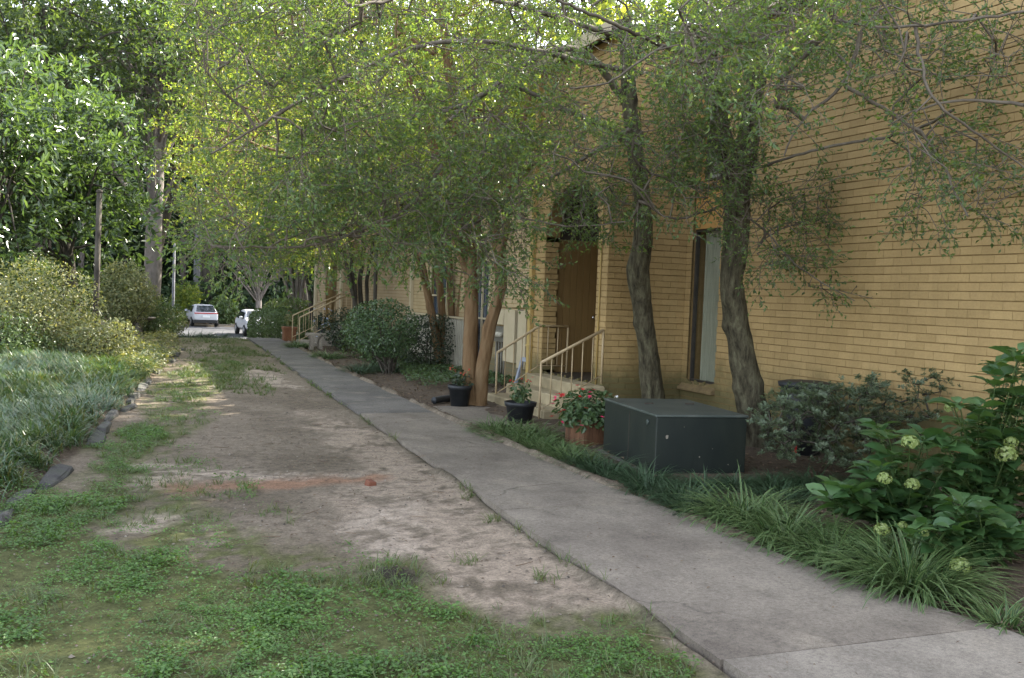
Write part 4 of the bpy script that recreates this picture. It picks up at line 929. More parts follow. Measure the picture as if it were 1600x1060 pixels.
# ---- cars
def car(label, loc, rz, name='parked_car', front=False):
    """white crossover; nose towards +Y in its own axes, 4.6 m long"""
    t = thing(name, label, 'car', loc, 'white cars parked on the road', rz)
    # half outline (y, z) of the side, then widths along the height
    ys = [-2.3, -2.25, -2.0, -1.5, -0.8, 0.0, 0.7, 1.15, 1.7, 2.1, 2.28, 2.32]
    roofz = [0.95, 1.08, 1.25, 1.52, 1.62, 1.62, 1.45, 1.12, 1.02, 0.92, 0.78, 0.55]
    beltz = [0.90, 0.98, 1.0, 1.02, 1.03, 1.02, 1.0, 0.99, 0.97, 0.88, 0.74, 0.5]
    lowz = [0.45, 0.33, 0.30, 0.26, 0.25, 0.25, 0.25, 0.26, 0.28, 0.30, 0.35, 0.42]
    wid = [0.72, 0.84, 0.90, 0.93, 0.94, 0.94, 0.94, 0.93, 0.92, 0.88, 0.78, 0.66]
    V = []; n = 12
    for y, r, b, l, w_ in zip(ys, roofz, beltz, lowz, wid):
        tw = w_*0.74 if r-b > 0.15 else w_*0.93
        V += [(-w_*0.94, y, l), (-w_, y, (l+b)/2), (-w_*0.98, y, b), (-tw, y, r-0.04 if r-b > 0.1 else r-0.01), (-tw*0.8, y, r), (tw*0.8, y, r), (tw, y, r-0.04 if r-b > 0.1 else r-0.01), (w_*0.98, y, b), (w_, y, (l+b)/2), (w_*0.94, y, l)]
    k = 10; F = [(i*k+j, i*k+(j+1) % k, (i+1)*k+(j+1) % k, (i+1)*k+j) for i in range(len(ys)-1) for j in range(k)]+[tuple(range(k-1, -1, -1)), tuple((len(ys)-1)*k+j for j in range(k))]
    m = MB(); m.add(V, F, 0, True); bo = m.build('body', 'car_white', t); sb = bo.modifiers.new('sub', 'SUBSURF'); sb.levels = 1; sb.render_levels = 2
    m = MB(); m.add([(-0.70, -2.235, 1.10), (0.70, -2.235, 1.10), (0.58, -1.62, 1.535), (-0.58, -1.62, 1.535)], [(0, 1, 2, 3)]); m.add([(-0.62, -2.06, 1.08), (0.62, -2.06, 1.08), (0.54, -1.54, 1.44), (-0.54, -1.54, 1.44)], [(3, 2, 1, 0)]); m.build('rear_window', 'glass_dark', t)
    m = MB(); m.add([(-0.74, 1.20, 1.12), (0.74, 1.20, 1.12), (0.62, 0.66, 1.535), (-0.62, 0.66, 1.535)], [(0, 1, 2, 3)]); m.add([(-0.66, 1.04, 1.08), (0.66, 1.04, 1.08), (0.56, 0.56, 1.46), (-0.56, 0.56, 1.46)], [(3, 2, 1, 0)]); m.build('windscreen', 'glass_dark', t)
    for s in (-1, 1):
        m = MB(); m.add([(s*0.935, -1.4, 1.06), (s*0.935, 0.95, 1.04), (s*0.765, 0.5, 1.44), (s*0.745, -1.1, 1.50)], [(0, 1, 2, 3)]); m.add([(s*0.90, -1.4, 1.06), (s*0.90, 0.95, 1.04), (s*0.72, 0.5, 1.42), (s*0.70, -1.1, 1.48)], [(0, 1, 2, 3)]); m.build('side_window', 'glass_dark', t)
        m = MB(); m.cbox(s*1.02-0.1, s*1.02+0.1, 0.72, 0.86, 1.05, 1.20, 0.03); m.build('mirror', 'car_white', t)
        for y in (-1.4, 1.4):
            wh = MB(); wh.lathe((0, 0, 0), [(0.20, -0.11), (0.33, -0.11), (0.36, -0.07), (0.36, 0.07), (0.33, 0.11), (0.20, 0.11)], 22); o = wh.build('wheel', 'tyre', t); o.rotation_euler = (0, R(90), 0); o.location = (s*0.84, y, 0.36)
            rm = MB(); rm.lathe((0, 0, 0), [(0.20, -0.115), (0.21, 0.112), (0.05, 0.118)], 16); rm.build('rim', 'rim', o)
        m = MB(); m.cbox(s*0.62-0.2, s*0.62+0.2, 2.06, 2.24, 0.74, 0.88, 0.03); m.build('headlight', 'lamp_glass', t)
        m = MB(); m.cbox(s*0.58-0.1, s*0.58+0.1, 2.26, 2.33, 0.46, 0.54, 0.02); m.build('fog_light', 'chrome', t)
    m = MB(); m.cbox(-0.82, 0.82, -2.30, -2.12, 0.95, 1.03, 0.02); m.build('tail_light', 'tail_red', t)
    m = MB(); m.cbox(-0.84, 0.84, -2.33, -1.9, 0.28, 0.52, 0.04); m.build('rear_bumper', 'car_black', t)
    m = MB(); m.cbox(-0.26, 0.26, -2.335, -2.28, 0.68, 0.82, 0.01); m.build('licence_plate', 'plate_white', t)
    m = MB(); m.cbox(-0.55, 0.55, 2.18, 2.345, 0.46, 0.66, 0.03); m.build('grille', 'car_black', t)
    m = MB(); m.cbox(-0.8, 0.8, 2.05, 2.335, 0.26, 0.40, 0.03); m.build('front_bumper', 'car_black', t)
    return t
p = PZ(318, 511, -1.285); car('white crossover parked with its dark rear window and red light bar toward us', (p[0], p[1]+2.2, -1.285), R(4))
p = PZ(386, 527, -1.285); car('white car facing us half hidden by the clipped hedge', (p[0]+0.75, p[1]+2.6, -1.285), R(184))

# ---- stone edging of the left bed
st = thing('stone_edging', 'row of flat grey stones edging the mondo grass bed', 'edging', (0, 0, 0))
rs = np.random.default_rng(12); y = 4.2
while y < 27:
    L_ = rs.uniform(0.45, 1.1); w_ = rs.uniform(0.12, 0.20); x = float(edge_x(y+L_/2))+rs.normal()*0.03; a = math.atan2(float(edge_x(y+L_)-edge_x(y)), L_)
    if rs.random() < 0.9:
        n = 9; t_ = np.linspace(0, 2*np.pi, n, endpoint=False)+rs.random()*0.3; rr = 0.8+0.3*rs.random(n)
        ox = w_/2*np.sign(np.cos(t_))*np.abs(np.cos(t_))**0.6*rr; oy = L_/2*np.sign(np.sin(t_))*np.abs(np.sin(t_))**0.6*rr
        zb = gz1(x, y+L_/2)-0.13; h = rs.uniform(0.10, 0.14)+0.05; V = []
        for k, (zz, s_) in enumerate(((0, 1.05), (h*0.75, 1.0), (h, 0.86))): V += [(ox[i]*s_, oy[i]*s_, zz+(0.012*rs.normal() if k else 0)) for i in range(n)]
        F = [tuple(range(2*n, 3*n))]+[(l*n+i, l*n+(i+1) % n, (l+1)*n+(i+1) % n, (l+1)*n+i) for l in (0, 1) for i in range(n)]
        m = MB(); m.add(V, F); o = m.build('stone', 'edging_stone', st, (x+0.02, y+L_/2, zb)); o.rotation_euler = (rs.normal()*0.04, rs.normal()*0.05, -a+rs.normal()*0.08); soften(o, 0.015)
    y += L_+rs.uniform(0.0, 0.08)

# ================================================================== GROUND PLANTS
def scatter(poly, n, rng, dens=None):
    xs = [q[0] for q in poly]; ys = [q[1] for q in poly]; X = []; Y = []; c = 0
    while c < n:
        x = rng.uniform(max(min(xs), -9), min(max(xs), 9), 3*n); y = rng.uniform(max(min(ys), 2.6), min(max(ys), 36), 3*n)
        ok = inpoly(x+0.35*(fbm(x*1.7, y*1.7, 77, 3)-0.5)*2, y+0.45*(fbm(x*1.7+40, y*1.7, 78, 3)-0.5)*2, poly) & (x > -0.16*y-0.9)
        if dens is not None: ok &= rng.random(len(x)) < dens(x, y)
        X.append(x[ok]); Y.append(y[ok]); c += int(ok.sum())
    return np.concatenate(X)[:n], np.concatenate(Y)[:n]
rng = np.random.default_rng(21)
def weeds():
    x, y = scatter(GREEN, 12500, rng, lambda x, y: np.clip(0.12+sstep(0.38, 0.64, fbm(x*1.5, y*1.5, 91, 4))*sstep(0.25, 0.65, fbm(x*6, y*6, 92, 3)), 0, 1)*(x < walk_l(y)-0.12))
    x2, y2 = scatter(SPARSE, 900, rng, lambda x, y: sstep(0.48, 0.66, fbm(x*1.9, y*1.9, 93, 4))*(x < walk_l(y)-0.1))
    x = np.r_[x, x2]; y = np.r_[y, y2]; z = ground_z(x, y); k = 9; n = len(x)
    s = (0.35+0.8*fbm(x*2.3, y*2.3, 96, 3))*(0.65+0.6*rng.random(n))
    a = rng.random((n, k))*6.283; r = rng.random((n, k))*0.055*s[:, None]; h = (0.012+0.055*rng.random((n, k)))*s[:, None]
    P = np.stack([x[:, None]+np.cos(a)*r, y[:, None]+np.sin(a)*r, z[:, None]+h], -1).reshape(-1, 3)
    a2 = (a+rng.normal(size=a.shape)*0.8).ravel(); D = np.stack([np.cos(a2), np.sin(a2), rng.normal(size=a2.shape)*0.25], 1)
    N = unit(np.array([[0, 0, 1.0]])+rng.normal(size=P.shape)*0.32); L = np.repeat(s, k)*(0.018+0.016*rng.random(len(P)))
    V, F = leaf_v(P, D, N, L, L*0.62, 0.1, 0.1)
    tag(link('clover_weeds', np_mesh('clover_weeds', V, F, 'weed_leaf')), 'low green clover and weeds growing over the dirt yard', 'weeds', None, 'stuff')
weeds()
def lawn_grass():
    x, y = scatter(GREEN, 1300, rng, lambda x, y: sstep(0.45, 0.65, fbm(x*2.1, y*2.1, 95, 4))*(x < walk_l(y)-0.05))
    x2, y2 = scatter(SPARSE, 900, rng, lambda x, y: sstep(0.42, 0.68, fbm(x*2.5, y*2.5, 97, 4))*(x < walk_l(y)-0.05))
    far = [(0.9, 18), (1.6, 33.5), (3.7, 33.5), (3.1, 22), (2.2, 16)]; x3, y3 = scatter(far, 1500, rng, lambda x, y: np.clip(0.12+sstep(0.45, 0.65, fbm(x*1.4, y*0.7, 99, 3)), 0, 1))
    ye = rng.uniform(4.3, 30, 260); xe = walk_l(ye)-0.02-0.05*rng.random(260); k_ = fbm(ye*1.7, ye*0, 101, 3) > 0.52; xe, ye = xe[k_], ye[k_]
    spots = [(1120, 1005), (742, 780), (770, 815), (850, 905), (735, 880)]; sx = np.concatenate([PZ(*q)[0]+rng.normal(size=9)*0.05 for q in spots]); sy = np.concatenate([PZ(*q)[1]+rng.normal(size=9)*0.06 for q in spots])
    x = np.r_[x, x2, x3, xe, sx]; y = np.r_[y, y2, y3, ye, sy]; k = 6; n = len(x)
    X = np.repeat(x, k)+rng.normal(size=n*k)*0.015; Y = np.repeat(y, k)+rng.normal(size=n*k)*0.015
    P = np.stack([X, Y, ground_z(X, Y)-0.004], 1); q = len(P)
    V, F, _ = blades_v(P, rng.random(q)*6.283, 0.05+0.09*rng.random(q), 0.004+0.003*rng.random(q)+0.004*(Y > 15), 0.2+0.5*rng.random(q), 0.4+0.9*rng.random(q), 3)
    tag(link('lawn_grass', np_mesh('lawn_grass', V, F, 'lawn_blade')), 'thin scattered tufts of lawn grass on the dirt', 'grass', None, 'stuff')
lawn_grass()
def mondo_bed():
    n = 8200; y = 3.4+21.1*rng.random(n)**1.1; x = edge_x(y)-0.10-np.abs(rng.random(n))*(2.8+0.2*y)
    ok = (x > -0.16*y-2.8) & (fbm(x*0.8, y*0.8, 111, 3) > 0.33); x, y = x[ok], y[ok]; k = 26; n = len(x)
    az0 = fbm(x*0.7, y*0.5, 113, 2)*7; X = np.repeat(x, k)+rng.normal(size=n*k)*0.035; Y = np.repeat(y, k)+rng.normal(size=n*k)*0.035
    P = np.stack([X, Y, ground_z(X, Y)-0.01], 1); q = len(P); az = np.repeat(az0, k)+rng.normal(size=q)*1.3
    V, F, _ = blades_v(P, az, 0.17+0.18*rng.random(q), 0.006+0.004*rng.random(q)+0.0003*Y, 0.1+0.45*rng.random(q), 0.8+0.9*rng.random(q), 4)
    tag(link('mondo_grass', np_mesh('mondo_grass', V, F, 'mondo_blade')), 'dense drift of blue green mondo grass in the left bed', 'mondo grass', None, 'stuff')
mondo_bed()
def litter():
    n = 3800; y = 3.4+26*rng.random(n)**1.6; x = walk_r(y)+0.05+rng.random(n)**1.5*3.4; ok = x < 7.7; x, y = x[ok], y[ok]
    m_ = 900; y2 = 6+22*rng.random(m_); x2 = edge_x(y2)-0.1-rng.random(m_)*2.2; m3 = 3200; y3 = 3.2+22*rng.random(m3)**1.4; x3 = -0.3+4.5*rng.random(m3); ow = (x3 > walk_l(y3)) & (rng.random(m3) < 0.8); x3 = np.where(ow, x3-2.2, x3)
    x = np.r_[x, x2, x3]; y = np.r_[y, y2, y3]; z = ground_z(x, y)+0.012; z = np.maximum(z, np.where((x > walk_l(y)) & (x < walk_r(y)), 0.056, -9)); P = np.stack([x, y, z], 1); a = rng.random(len(x))*6.28
    s = np.r_[np.ones(len(x)-m3), np.full(m3, 0.45)]
    V, F = leaf_v(P, np.stack([np.cos(a), np.sin(a), 0.2*rng.normal(size=len(a))], 1), unit(np.array([[0, 0, 1.]])+rng.normal(size=P.shape)*0.3), s*(0.03+0.05*rng.random(len(a))), s*(0.015+0.022*rng.random(len(a))), 0.2, 0.1)
    tag(link('leaf_litter', np_mesh('leaf_litter', V, F, 'litter_leaf')), 'dry brown leaf litter and mulch on the planting beds', 'leaf litter', None, 'stuff')
litter()
def pebbles():
    n = 5200; y = 2.9+17*rng.random(n)**1.7; x = edge_x(y)+0.1+(walk_r(y)+0.25-edge_x(y)-0.1)*rng.random(n); on = (x > walk_l(y)+0.02) & (x < walk_r(y)-0.04); keep = ~on | (rng.random(n) < 0.25); x, y, on = x[keep], y[keep], on[keep]; n = len(x)
    r = (0.003+0.011*rng.random(n)**3); z = ground_z(x, y)+r*0.3+0.054*on; o = np.array([[1, 0, 0], [0, 1, 0], [-1, 0, 0], [0, -1, 0], [0, 0, 0.8], [0, 0, -0.6]])
    V = np.stack([x, y, z], 1)[:, None]+o[None]*r[:, None, None]*(0.6+0.8*rng.random((n, 6, 1))); a = np.arange(n)[:, None]*6
    F = np.concatenate([a+np.array([q]) for q in ([0, 1, 4], [1, 2, 4], [2, 3, 4], [3, 0, 4])]); me = np_mesh('pebbles', V.reshape(-1, 3), F, 'pebble')
    tag(link('pebbles', me), 'small pebbles and grit strewn on dirt and walk', 'pebbles', None, 'stuff')
leafmat('pebble', [(0.06, 0.05, 0.04), (0.16, 0.13, 0.10), (0.30, 0.26, 0.21), (0.10, 0.075, 0.055)], 0, 0.9)
pebbles()
def twigs():
    n = 150; y = 3.3+14*rng.random(n)**1.4; x = -0.4+(walk_r(y)-0.1+0.4)*rng.random(n)
    a = rng.random(n)*6.28; L = 0.04+0.14*rng.random(n); z = ground_z(x, y)+0.008+0.052*((x > walk_l(y))&(x < walk_r(y)))
    p0 = np.stack([x, y, z], 1); d = np.stack([np.cos(a)*L, np.sin(a)*L, 0.01*rng.random(n)], 1)
    V, F = tubes_v(np.stack([p0, p0+d*0.5+rng.normal(size=p0.shape)*0.006*np.array([1, 1, 0]), p0+d], 1), np.full((n, 3), 0.0028), 4)
    tag(link('fallen_twigs', np_mesh('fallen_twigs', V, F, 'litter_leaf')), 'small fallen twigs scattered on the walk and dirt', 'twigs', None, 'stuff')
twigs()

# ---- liriope clumps
def liriope(label, x, y, r, L, n, group, mat='liriope_blade', w=0.015, z=None):
    t = thing('liriope_clump', label, 'liriope', (x, y, gz1(x, y) if z is None else z), group)
    rr = np.sqrt(rng.random(n))*r; a = rng.random(n)*6.283; P = np.stack([np.cos(a)*rr, np.sin(a)*rr, np.full(n, -0.01)], 1)
    az = a+rng.normal(size=n)*0.7
    V, F, at = blades_v(P, az, L*(0.6+0.55*rng.random(n)), w*(0.7+0.6*rng.random(n)), 0.05+0.4*rng.random(n)+0.4*rr/r, 0.9+1.3*rng.random(n), 6, True)
    link('blades', np_mesh('blades', V, F, mat, True, {'edge': ('FLOAT', at)}), t); return t
GL = 'liriope border along the walk'
liriope('sparse pale striped liriope at the near end of the border', 4.62, 4.0, 0.12, 0.33, 110, GL)
liriope('biggest pale striped liriope fountain in front of the hydrangea', 4.64, 4.72, 0.24, 0.62, 560, GL)
liriope('pale liriope just behind the biggest striped clump', 4.92, 5.15, 0.2, 0.5, 300, GL)
liriope('grey green liriope between biggest striped clump and low hydrangea', 4.62, 5.42, 0.22, 0.52, 380, GL)
liriope('yellow striped liriope clump in mid border before the azalea', 4.6, 5.95, 0.23, 0.54, 420, GL)
liriope('bright yellow striped liriope clump right of the utility box', 4.62, 6.5, 0.23, 0.55, 440, GL)
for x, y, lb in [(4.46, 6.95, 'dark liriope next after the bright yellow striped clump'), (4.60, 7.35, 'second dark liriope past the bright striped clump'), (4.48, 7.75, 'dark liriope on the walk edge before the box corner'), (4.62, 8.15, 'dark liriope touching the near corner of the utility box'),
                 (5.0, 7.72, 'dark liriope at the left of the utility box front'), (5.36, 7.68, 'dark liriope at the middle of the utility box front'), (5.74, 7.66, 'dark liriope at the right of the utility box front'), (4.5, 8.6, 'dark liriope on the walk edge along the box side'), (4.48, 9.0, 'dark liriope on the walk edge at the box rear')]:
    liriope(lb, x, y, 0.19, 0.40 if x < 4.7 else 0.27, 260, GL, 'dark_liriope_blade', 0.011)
for x, y, lb in [(4.46, 9.4, 'liriope between box side and impatiens planter'), (4.52, 9.85, 'liriope right in front of the impatiens planter'), (4.48, 10.25, 'liriope just left of the impatiens planter')]:
    liriope(lb, x, y, 0.19, 0.38, 240, GL)
for x, y, lb in [(4.42, 10.65, 'striped liriope midway between planter and walk corner'), (4.68, 10.95, 'striped liriope behind the border toward the near handrail'), (4.36, 11.1, 'striped liriope on the walk edge nearest the corner'), (4.62, 11.45, 'striped liriope in front of the geranium pot'), (4.38, 11.6, 'last striped liriope at the walk corner toward the steps')]:
    liriope(lb, x, y, 0.2, 0.40, 260, GL)
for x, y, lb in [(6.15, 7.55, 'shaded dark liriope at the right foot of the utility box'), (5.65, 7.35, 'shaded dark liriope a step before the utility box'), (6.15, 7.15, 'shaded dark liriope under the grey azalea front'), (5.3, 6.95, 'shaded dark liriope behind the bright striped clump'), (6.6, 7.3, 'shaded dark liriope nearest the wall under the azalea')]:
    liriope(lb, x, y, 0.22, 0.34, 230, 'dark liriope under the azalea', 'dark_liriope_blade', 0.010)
GF = 'liriope tufts along the far walk'
liriope('liriope tuft at the far steps beside the bench', 4.62, 28.6, 0.30, 0.42, 260, GF, 'liriope_blade', 0.016)
liriope('round pale liriope tuft on the far walk edge before the bench', 4.72, 24.6, 0.30, 0.46, 300, GF, 'liriope_blade', 0.016)
for x, y, lb in ((4.62, 20.4, 'liriope tuft between walk and clipped round shrub'), (4.95, 20.9, 'liriope tuft behind the clipped shrub stems'), (5.3, 20.3, 'liriope tuft on the house side of the clipped shrub')):
    liriope(lb, x, y, 0.30, 0.42, 240, GF, 'dark_liriope_blade', 0.014)
for px, py, lb in ((320, 524, 'grass tuft on the lawn crest under the white crossover'), (345, 524, 'grass tuft on the lawn crest right of the crossover'), (295, 523, 'grass tuft on the lawn crest left of the crossover')):
    p = PZ(px, py+2); liriope(lb, p[0], 36.5, 0.8, 0.55, 320, 'tufts on the lawn crest', 'dark_liriope_blade', 0.02, gz1(p[0], 36.5))

# ---- shrubs
def stems(base, P, rng, r0=0.02, n=12):
    idx = rng.choice(len(P), n); S = []
    for i in idx:
        e = P[i]; b = np.asarray(base)+np.array([rng.normal()*0.06, rng.normal()*0.06, 0]); mid = (b*0.55+e*0.45); mid[2] = b[2]*0.45+e[2]*0.55; S.append(np.stack([b, mid, e]))
    return tubes_v(np.array(S), np.tile([r0, r0*0.7, r0*0.25], (n, 1)), 5)
def shrub(name, label, c, r, n, L, W, mat, seed, cat_='shrub', group=None, shell=0.5, amp=0.28, lumps=10, base=None, smat='dark_bark', nst=12, r0=0.02, six=False, zmin=None, up=0.3):
    rg = np.random.default_rng(seed); x, y = (c[0], c[1]) if base is None else base[:2]; z = gz1(x, y)
    t = thing(name, label, cat_, (x, y, z), group); off = np.array([x, y, z]); cc = np.asarray(c, float)-off
    P, D = lumpy(n, cc, r, rg, lumps, amp, shell=shell, zmin=0.02 if zmin is None else zmin)
    N = unit(D+np.array([0, 0, up])+rg.normal(size=D.shape)*0.5); T = unit(np.cross(N, rdir(len(P), rg))+D*0.5); s = 0.65+0.7*rg.random(len(P))
    V, F = (leaf6_v if six else leaf_v)(P, T, N, L*s, W*s, 0.12, 0.1); tag(link('foliage', np_mesh('foliage', V, F, mat), t), kind='stuff')
    V, F = stems((0, 0, -0.03), P, rg, r0, nst); tag(link('stems', np_mesh('stems', V, F, smat), t), kind='stuff'); return t
def hedge(name, label, x0, x1, y0, y1, z0, z1, n, L, mat, seed, group=None, rz=0.0):
    rg = np.random.default_rng(seed); cx, cy = (x0+x1)/2, (y0+y1)/2; t = thing(name, label, 'hedge', (cx, cy, gz1(cx, cy)), group, rz)
    d = rdir(n, rg); h = np.array([(x1-x0)/2, (y1-y0)/2, (z1-z0)/2]); p = 3.6; s = (np.sum(np.abs(d)**p, 1))**(-1/p)
    bump = 1+0.07*(fbm(d[:, 0]*4+9, d[:, 1]*4+d[:, 2]*3, seed, 3)-0.5); P = d*s[:, None]*h*(bump*(1-0.22*rg.random(n)**2))[:, None]; P[:, 2] += (z0+z1)/2
    N = unit(d/h+rg.normal(size=d.shape)*0.6*0.8); T = unit(np.cross(N, rdir(n, rg))+0.4*unit(d/h)); sc_ = 0.7+0.6*rg.random(n)
    V, F = leaf_v(P, T, N, L*sc_, L*0.5*sc_, 0.12, 0.1); tag(link('foliage', np_mesh('foliage', V, F, mat), t), kind='stuff')
    V, F = stems((0, 0, 0), P, rg, 0.02, 14); tag(link('stems', np_mesh('stems', V, F, 'dark_bark'), t), kind='stuff'); return t
# clipped shrub with bare stems, dark shrubs, hedge
p = PZ(605, 588); c = PY(597, 515, 19.9)
shrub('clipped_shrub', 'glossy round clipped shrub on bare stems beside the walk', (c[0], 19.9, c[2]+0.02), (0.78, 0.75, 0.62), 5200, 0.062, 0.034, 'box_leaf', 41, 'shrub', None, 0.45, 0.12, 14, base=(p[0]+0.05, 19.9), nst=16, r0=0.022)
shrub('dark_shrub', 'dark rounded evergreen shrub between clipped shrub and crape myrtle', (6.3, 21.0, 0.62), (0.75, 0.9, 0.72), 3600, 0.06, 0.035, 'dark_leaf', 42, 'shrub', None, 0.4, 0.15)
shrub('loose_shrub', 'loose mid green shrub under the far downspout', (5.7, 24.5, 0.6), (0.75, 0.9, 0.65), 3200, 0.06, 0.032, 'hedge_leaf', 43, 'shrub', None, 0.5, 0.25)
shrub('loose_shrub', 'small bluish shrub touching the back of the clipped shrub', (5.35, 21.6, 0.5), (0.5, 0.6, 0.5), 1700, 0.06, 0.035, 'cover_leaf', 44, 'shrub', None, 0.5, 0.25)
shrub('loose_shrub', 'dark green shrub at the foot of the far stair railing', (5.75, 27.6, 0.62), (0.6, 0.7, 0.6), 2000, 0.07, 0.04, 'dark_leaf', 45, 'shrub', None, 0.5, 0.25)
hedge('clipped_hedge', 'long clipped green hedge along the far walk beside the car', 4.38, 6.5, 34.9, 42.0, -0.3, 1.36, 15000, 0.085, 'hedge_leaf', 46, None, R(-4))
hedge('clipped_hedge', 'rounded hedge block behind the far stair railing', 5.6, 7.6, 41, 46, 0.0, 2.35, 6000, 0.11, 'hedge_leaf', 47)
# ground cover under the crape myrtles
def cover(label, poly, n, seed, mat='cover_leaf', h=0.22):
    rg = np.random.default_rng(seed); xs = [q[0] for q in poly]; ys = [q[1] for q in poly]; x = rg.uniform(min(xs), max(xs), 4*n); y = rg.uniform(min(ys), max(ys), 4*n)
    ok = inpoly(x+0.3*(fbm(x*2, y*2, 5)-0.5), y+0.3*(fbm(x*2, y*2, 6)-0.5), poly); x, y = x[ok][:n], y[ok][:n]
    hh = h*(0.35+0.9*fbm(x*1.8, y*1.8, seed, 3))*(0.5+0.5*rg.random(len(x))); P = np.stack([x, y, ground_z(x, y)+hh], 1); a = rg.random(len(x))*6.28
    V, F = leaf_v(P, np.stack([np.cos(a), np.sin(a), -0.15+0.3*rg.normal(size=len(a))], 1), unit(np.array([[0, 0, 1.]])+rg.normal(size=P.shape)*0.4), 0.05+0.04*rg.random(len(a)), 0.03+0.015*rg.random(len(a)), 0.1, 0.15)
    return tag(link('ground_cover', np_mesh('ground_cover', V, F, mat)), label, 'ground cover', None, 'stuff')
cover('leafy ground cover between clipped shrub and crape myrtles', wpoly([(630, 600), (660, 615), (725, 612), (740, 590), (720, 560), (660, 560), (610, 565)]), 5200, 51)
cover('leafy ground cover behind the far handrail and pipe', wpoly([(748, 612), (830, 610), (850, 590), (820, 578), (760, 580), (738, 590)]), 3600, 52)
cover('low pale ivy along the edging below the bird bath', wpoly([(200, 600), (250, 590), (280, 555), (275, 530), (215, 545), (170, 570)]), 3600, 53, 'azalea_leaf', 0.3)

# ---- azaleas of the left bed
GAz = 'azalea shrubs in the left bed'
def az_shrub(label, px, py, Y, rx, rz_, n, seed, mat='azalea_leaf', L=0.07):
    c = PY(px, py, Y); return shrub('azalea_shrub', label, (c[0], Y, c[2]), (rx, rx*0.9, rz_), n, L, L*0.45, mat, seed, 'azalea', GAz, 0.6, 0.42, 22, nst=16, r0=0.018)
az_shrub('largest pale sunlit azalea at the frame edge behind mondo grass', 48, 500, 22.2, 1.35, 1.25, 12500, 61)
az_shrub('lower green azalea skirt right of the lamp post', 152, 545, 21.3, 0.8, 0.7, 7000, 62)
az_shrub('tall pale azalea between lamp post and big pale trunk', 198, 458, 27.0, 0.75, 0.85, 6500, 63, L=0.08)
az_shrub('rounded green azalea above the bird bath', 225, 495, 30.5, 1.1, 0.75, 6000, 64, 'hedge_leaf', 0.08)
az_shrub('small azalea at the crest left of the road', 255, 505, 36.0, 0.9, 0.55, 3000, 65, 'azalea_leaf', 0.09)
az_shrub('dark azalea low behind the mondo grass at frame edge', 0, 540, 21.0, 1.1, 0.6, 5000, 66, 'hedge_leaf')

# ---- grey-leaved azalea by the wall: whorls of small leaves on open stems
def whorl_template(rg, n=15, L=0.032, W=0.012):
    a = rg.random(n)*6.283; e = 0.15+0.7*rg.random(n); D = np.stack([e*1.0, np.cos(a), np.sin(a)], 1); P = np.stack([0.02*rg.random(n), 0*a, 0*a], 1)+D*0.004
    Vl, _ = leaf_v(P, D, np.tile([1.0, 0.05, 0.02], (n, 1)), L*(0.7+0.5*rg.random(n)), W*(0.8+0.4*rg.random(n)), 0.1, 0.12)
    tw = np.array([[[-0.06, 0, 0], [-0.03, 0.004, 0], [0.01, 0, 0]]]); Vt, Ft = tubes_v(tw, np.array([[0.0022, 0.002, 0.0015]]), 3); return Vl, Vt, Ft
def open_azalea():
    rg = np.random.default_rng(71); b = np.array([6.62, 7.95, gz1(6.62, 7.95)]); t = thing('grey_azalea', 'open grey green azalea between the utility box and hydrangea', 'azalea', tuple(b))
    poly = [(1178, 640), (1225, 600), (1290, 606), (1380, 588), (1445, 574), (1492, 596), (1478, 640), (1420, 690), (1310, 735), (1200, 715)]
    T = np.concatenate([px_targets(poly, 640, 7.2, 8.6, rg, 0.03, 0.38, 31), px_targets([(1250, 618), (1370, 605), (1380, 690), (1270, 700)], 110, 7.9, 8.6, rg, 0.03, 0.3, 32)])-b; T = T[T[:, 2] > 0.08]
    roots = np.concatenate([smooth_path([(0, 0, 0), (rg.normal()*0.25, rg.normal()*0.25, 0.22), (rg.normal()*0.55, rg.normal()*0.3, 0.42)], 6) for _ in range(9)])
    V, F, E, D = connect(roots, T, 0.12, 0.0022, 0.014, 0.0021, rg, -0.05); tag(link('stems', np_mesh('stems', V, F, 'dark_bark', True), t), kind='stuff')
    D = unit(unit(D)*0.3+np.array([0, 0, 1.0])+rg.normal(size=D.shape)*0.3)
    tm = [whorl_template(rg) for _ in range(5)]; k = 2; E2 = np.concatenate([E]+[E+rg.normal(size=E.shape)*np.array([0.05, 0.05, 0.02]) for _ in range(k)]); D2 = np.concatenate([D]*(k+1))
    (LV, LF), (TV, TF) = place_sprays(tm, E2, D2, 0.8+0.6*rg.random(len(E2)), rg); tag(link('foliage', np_mesh('foliage', LV, LF, 'grey_azalea_leaf'), t), kind='stuff')
open_azalea()

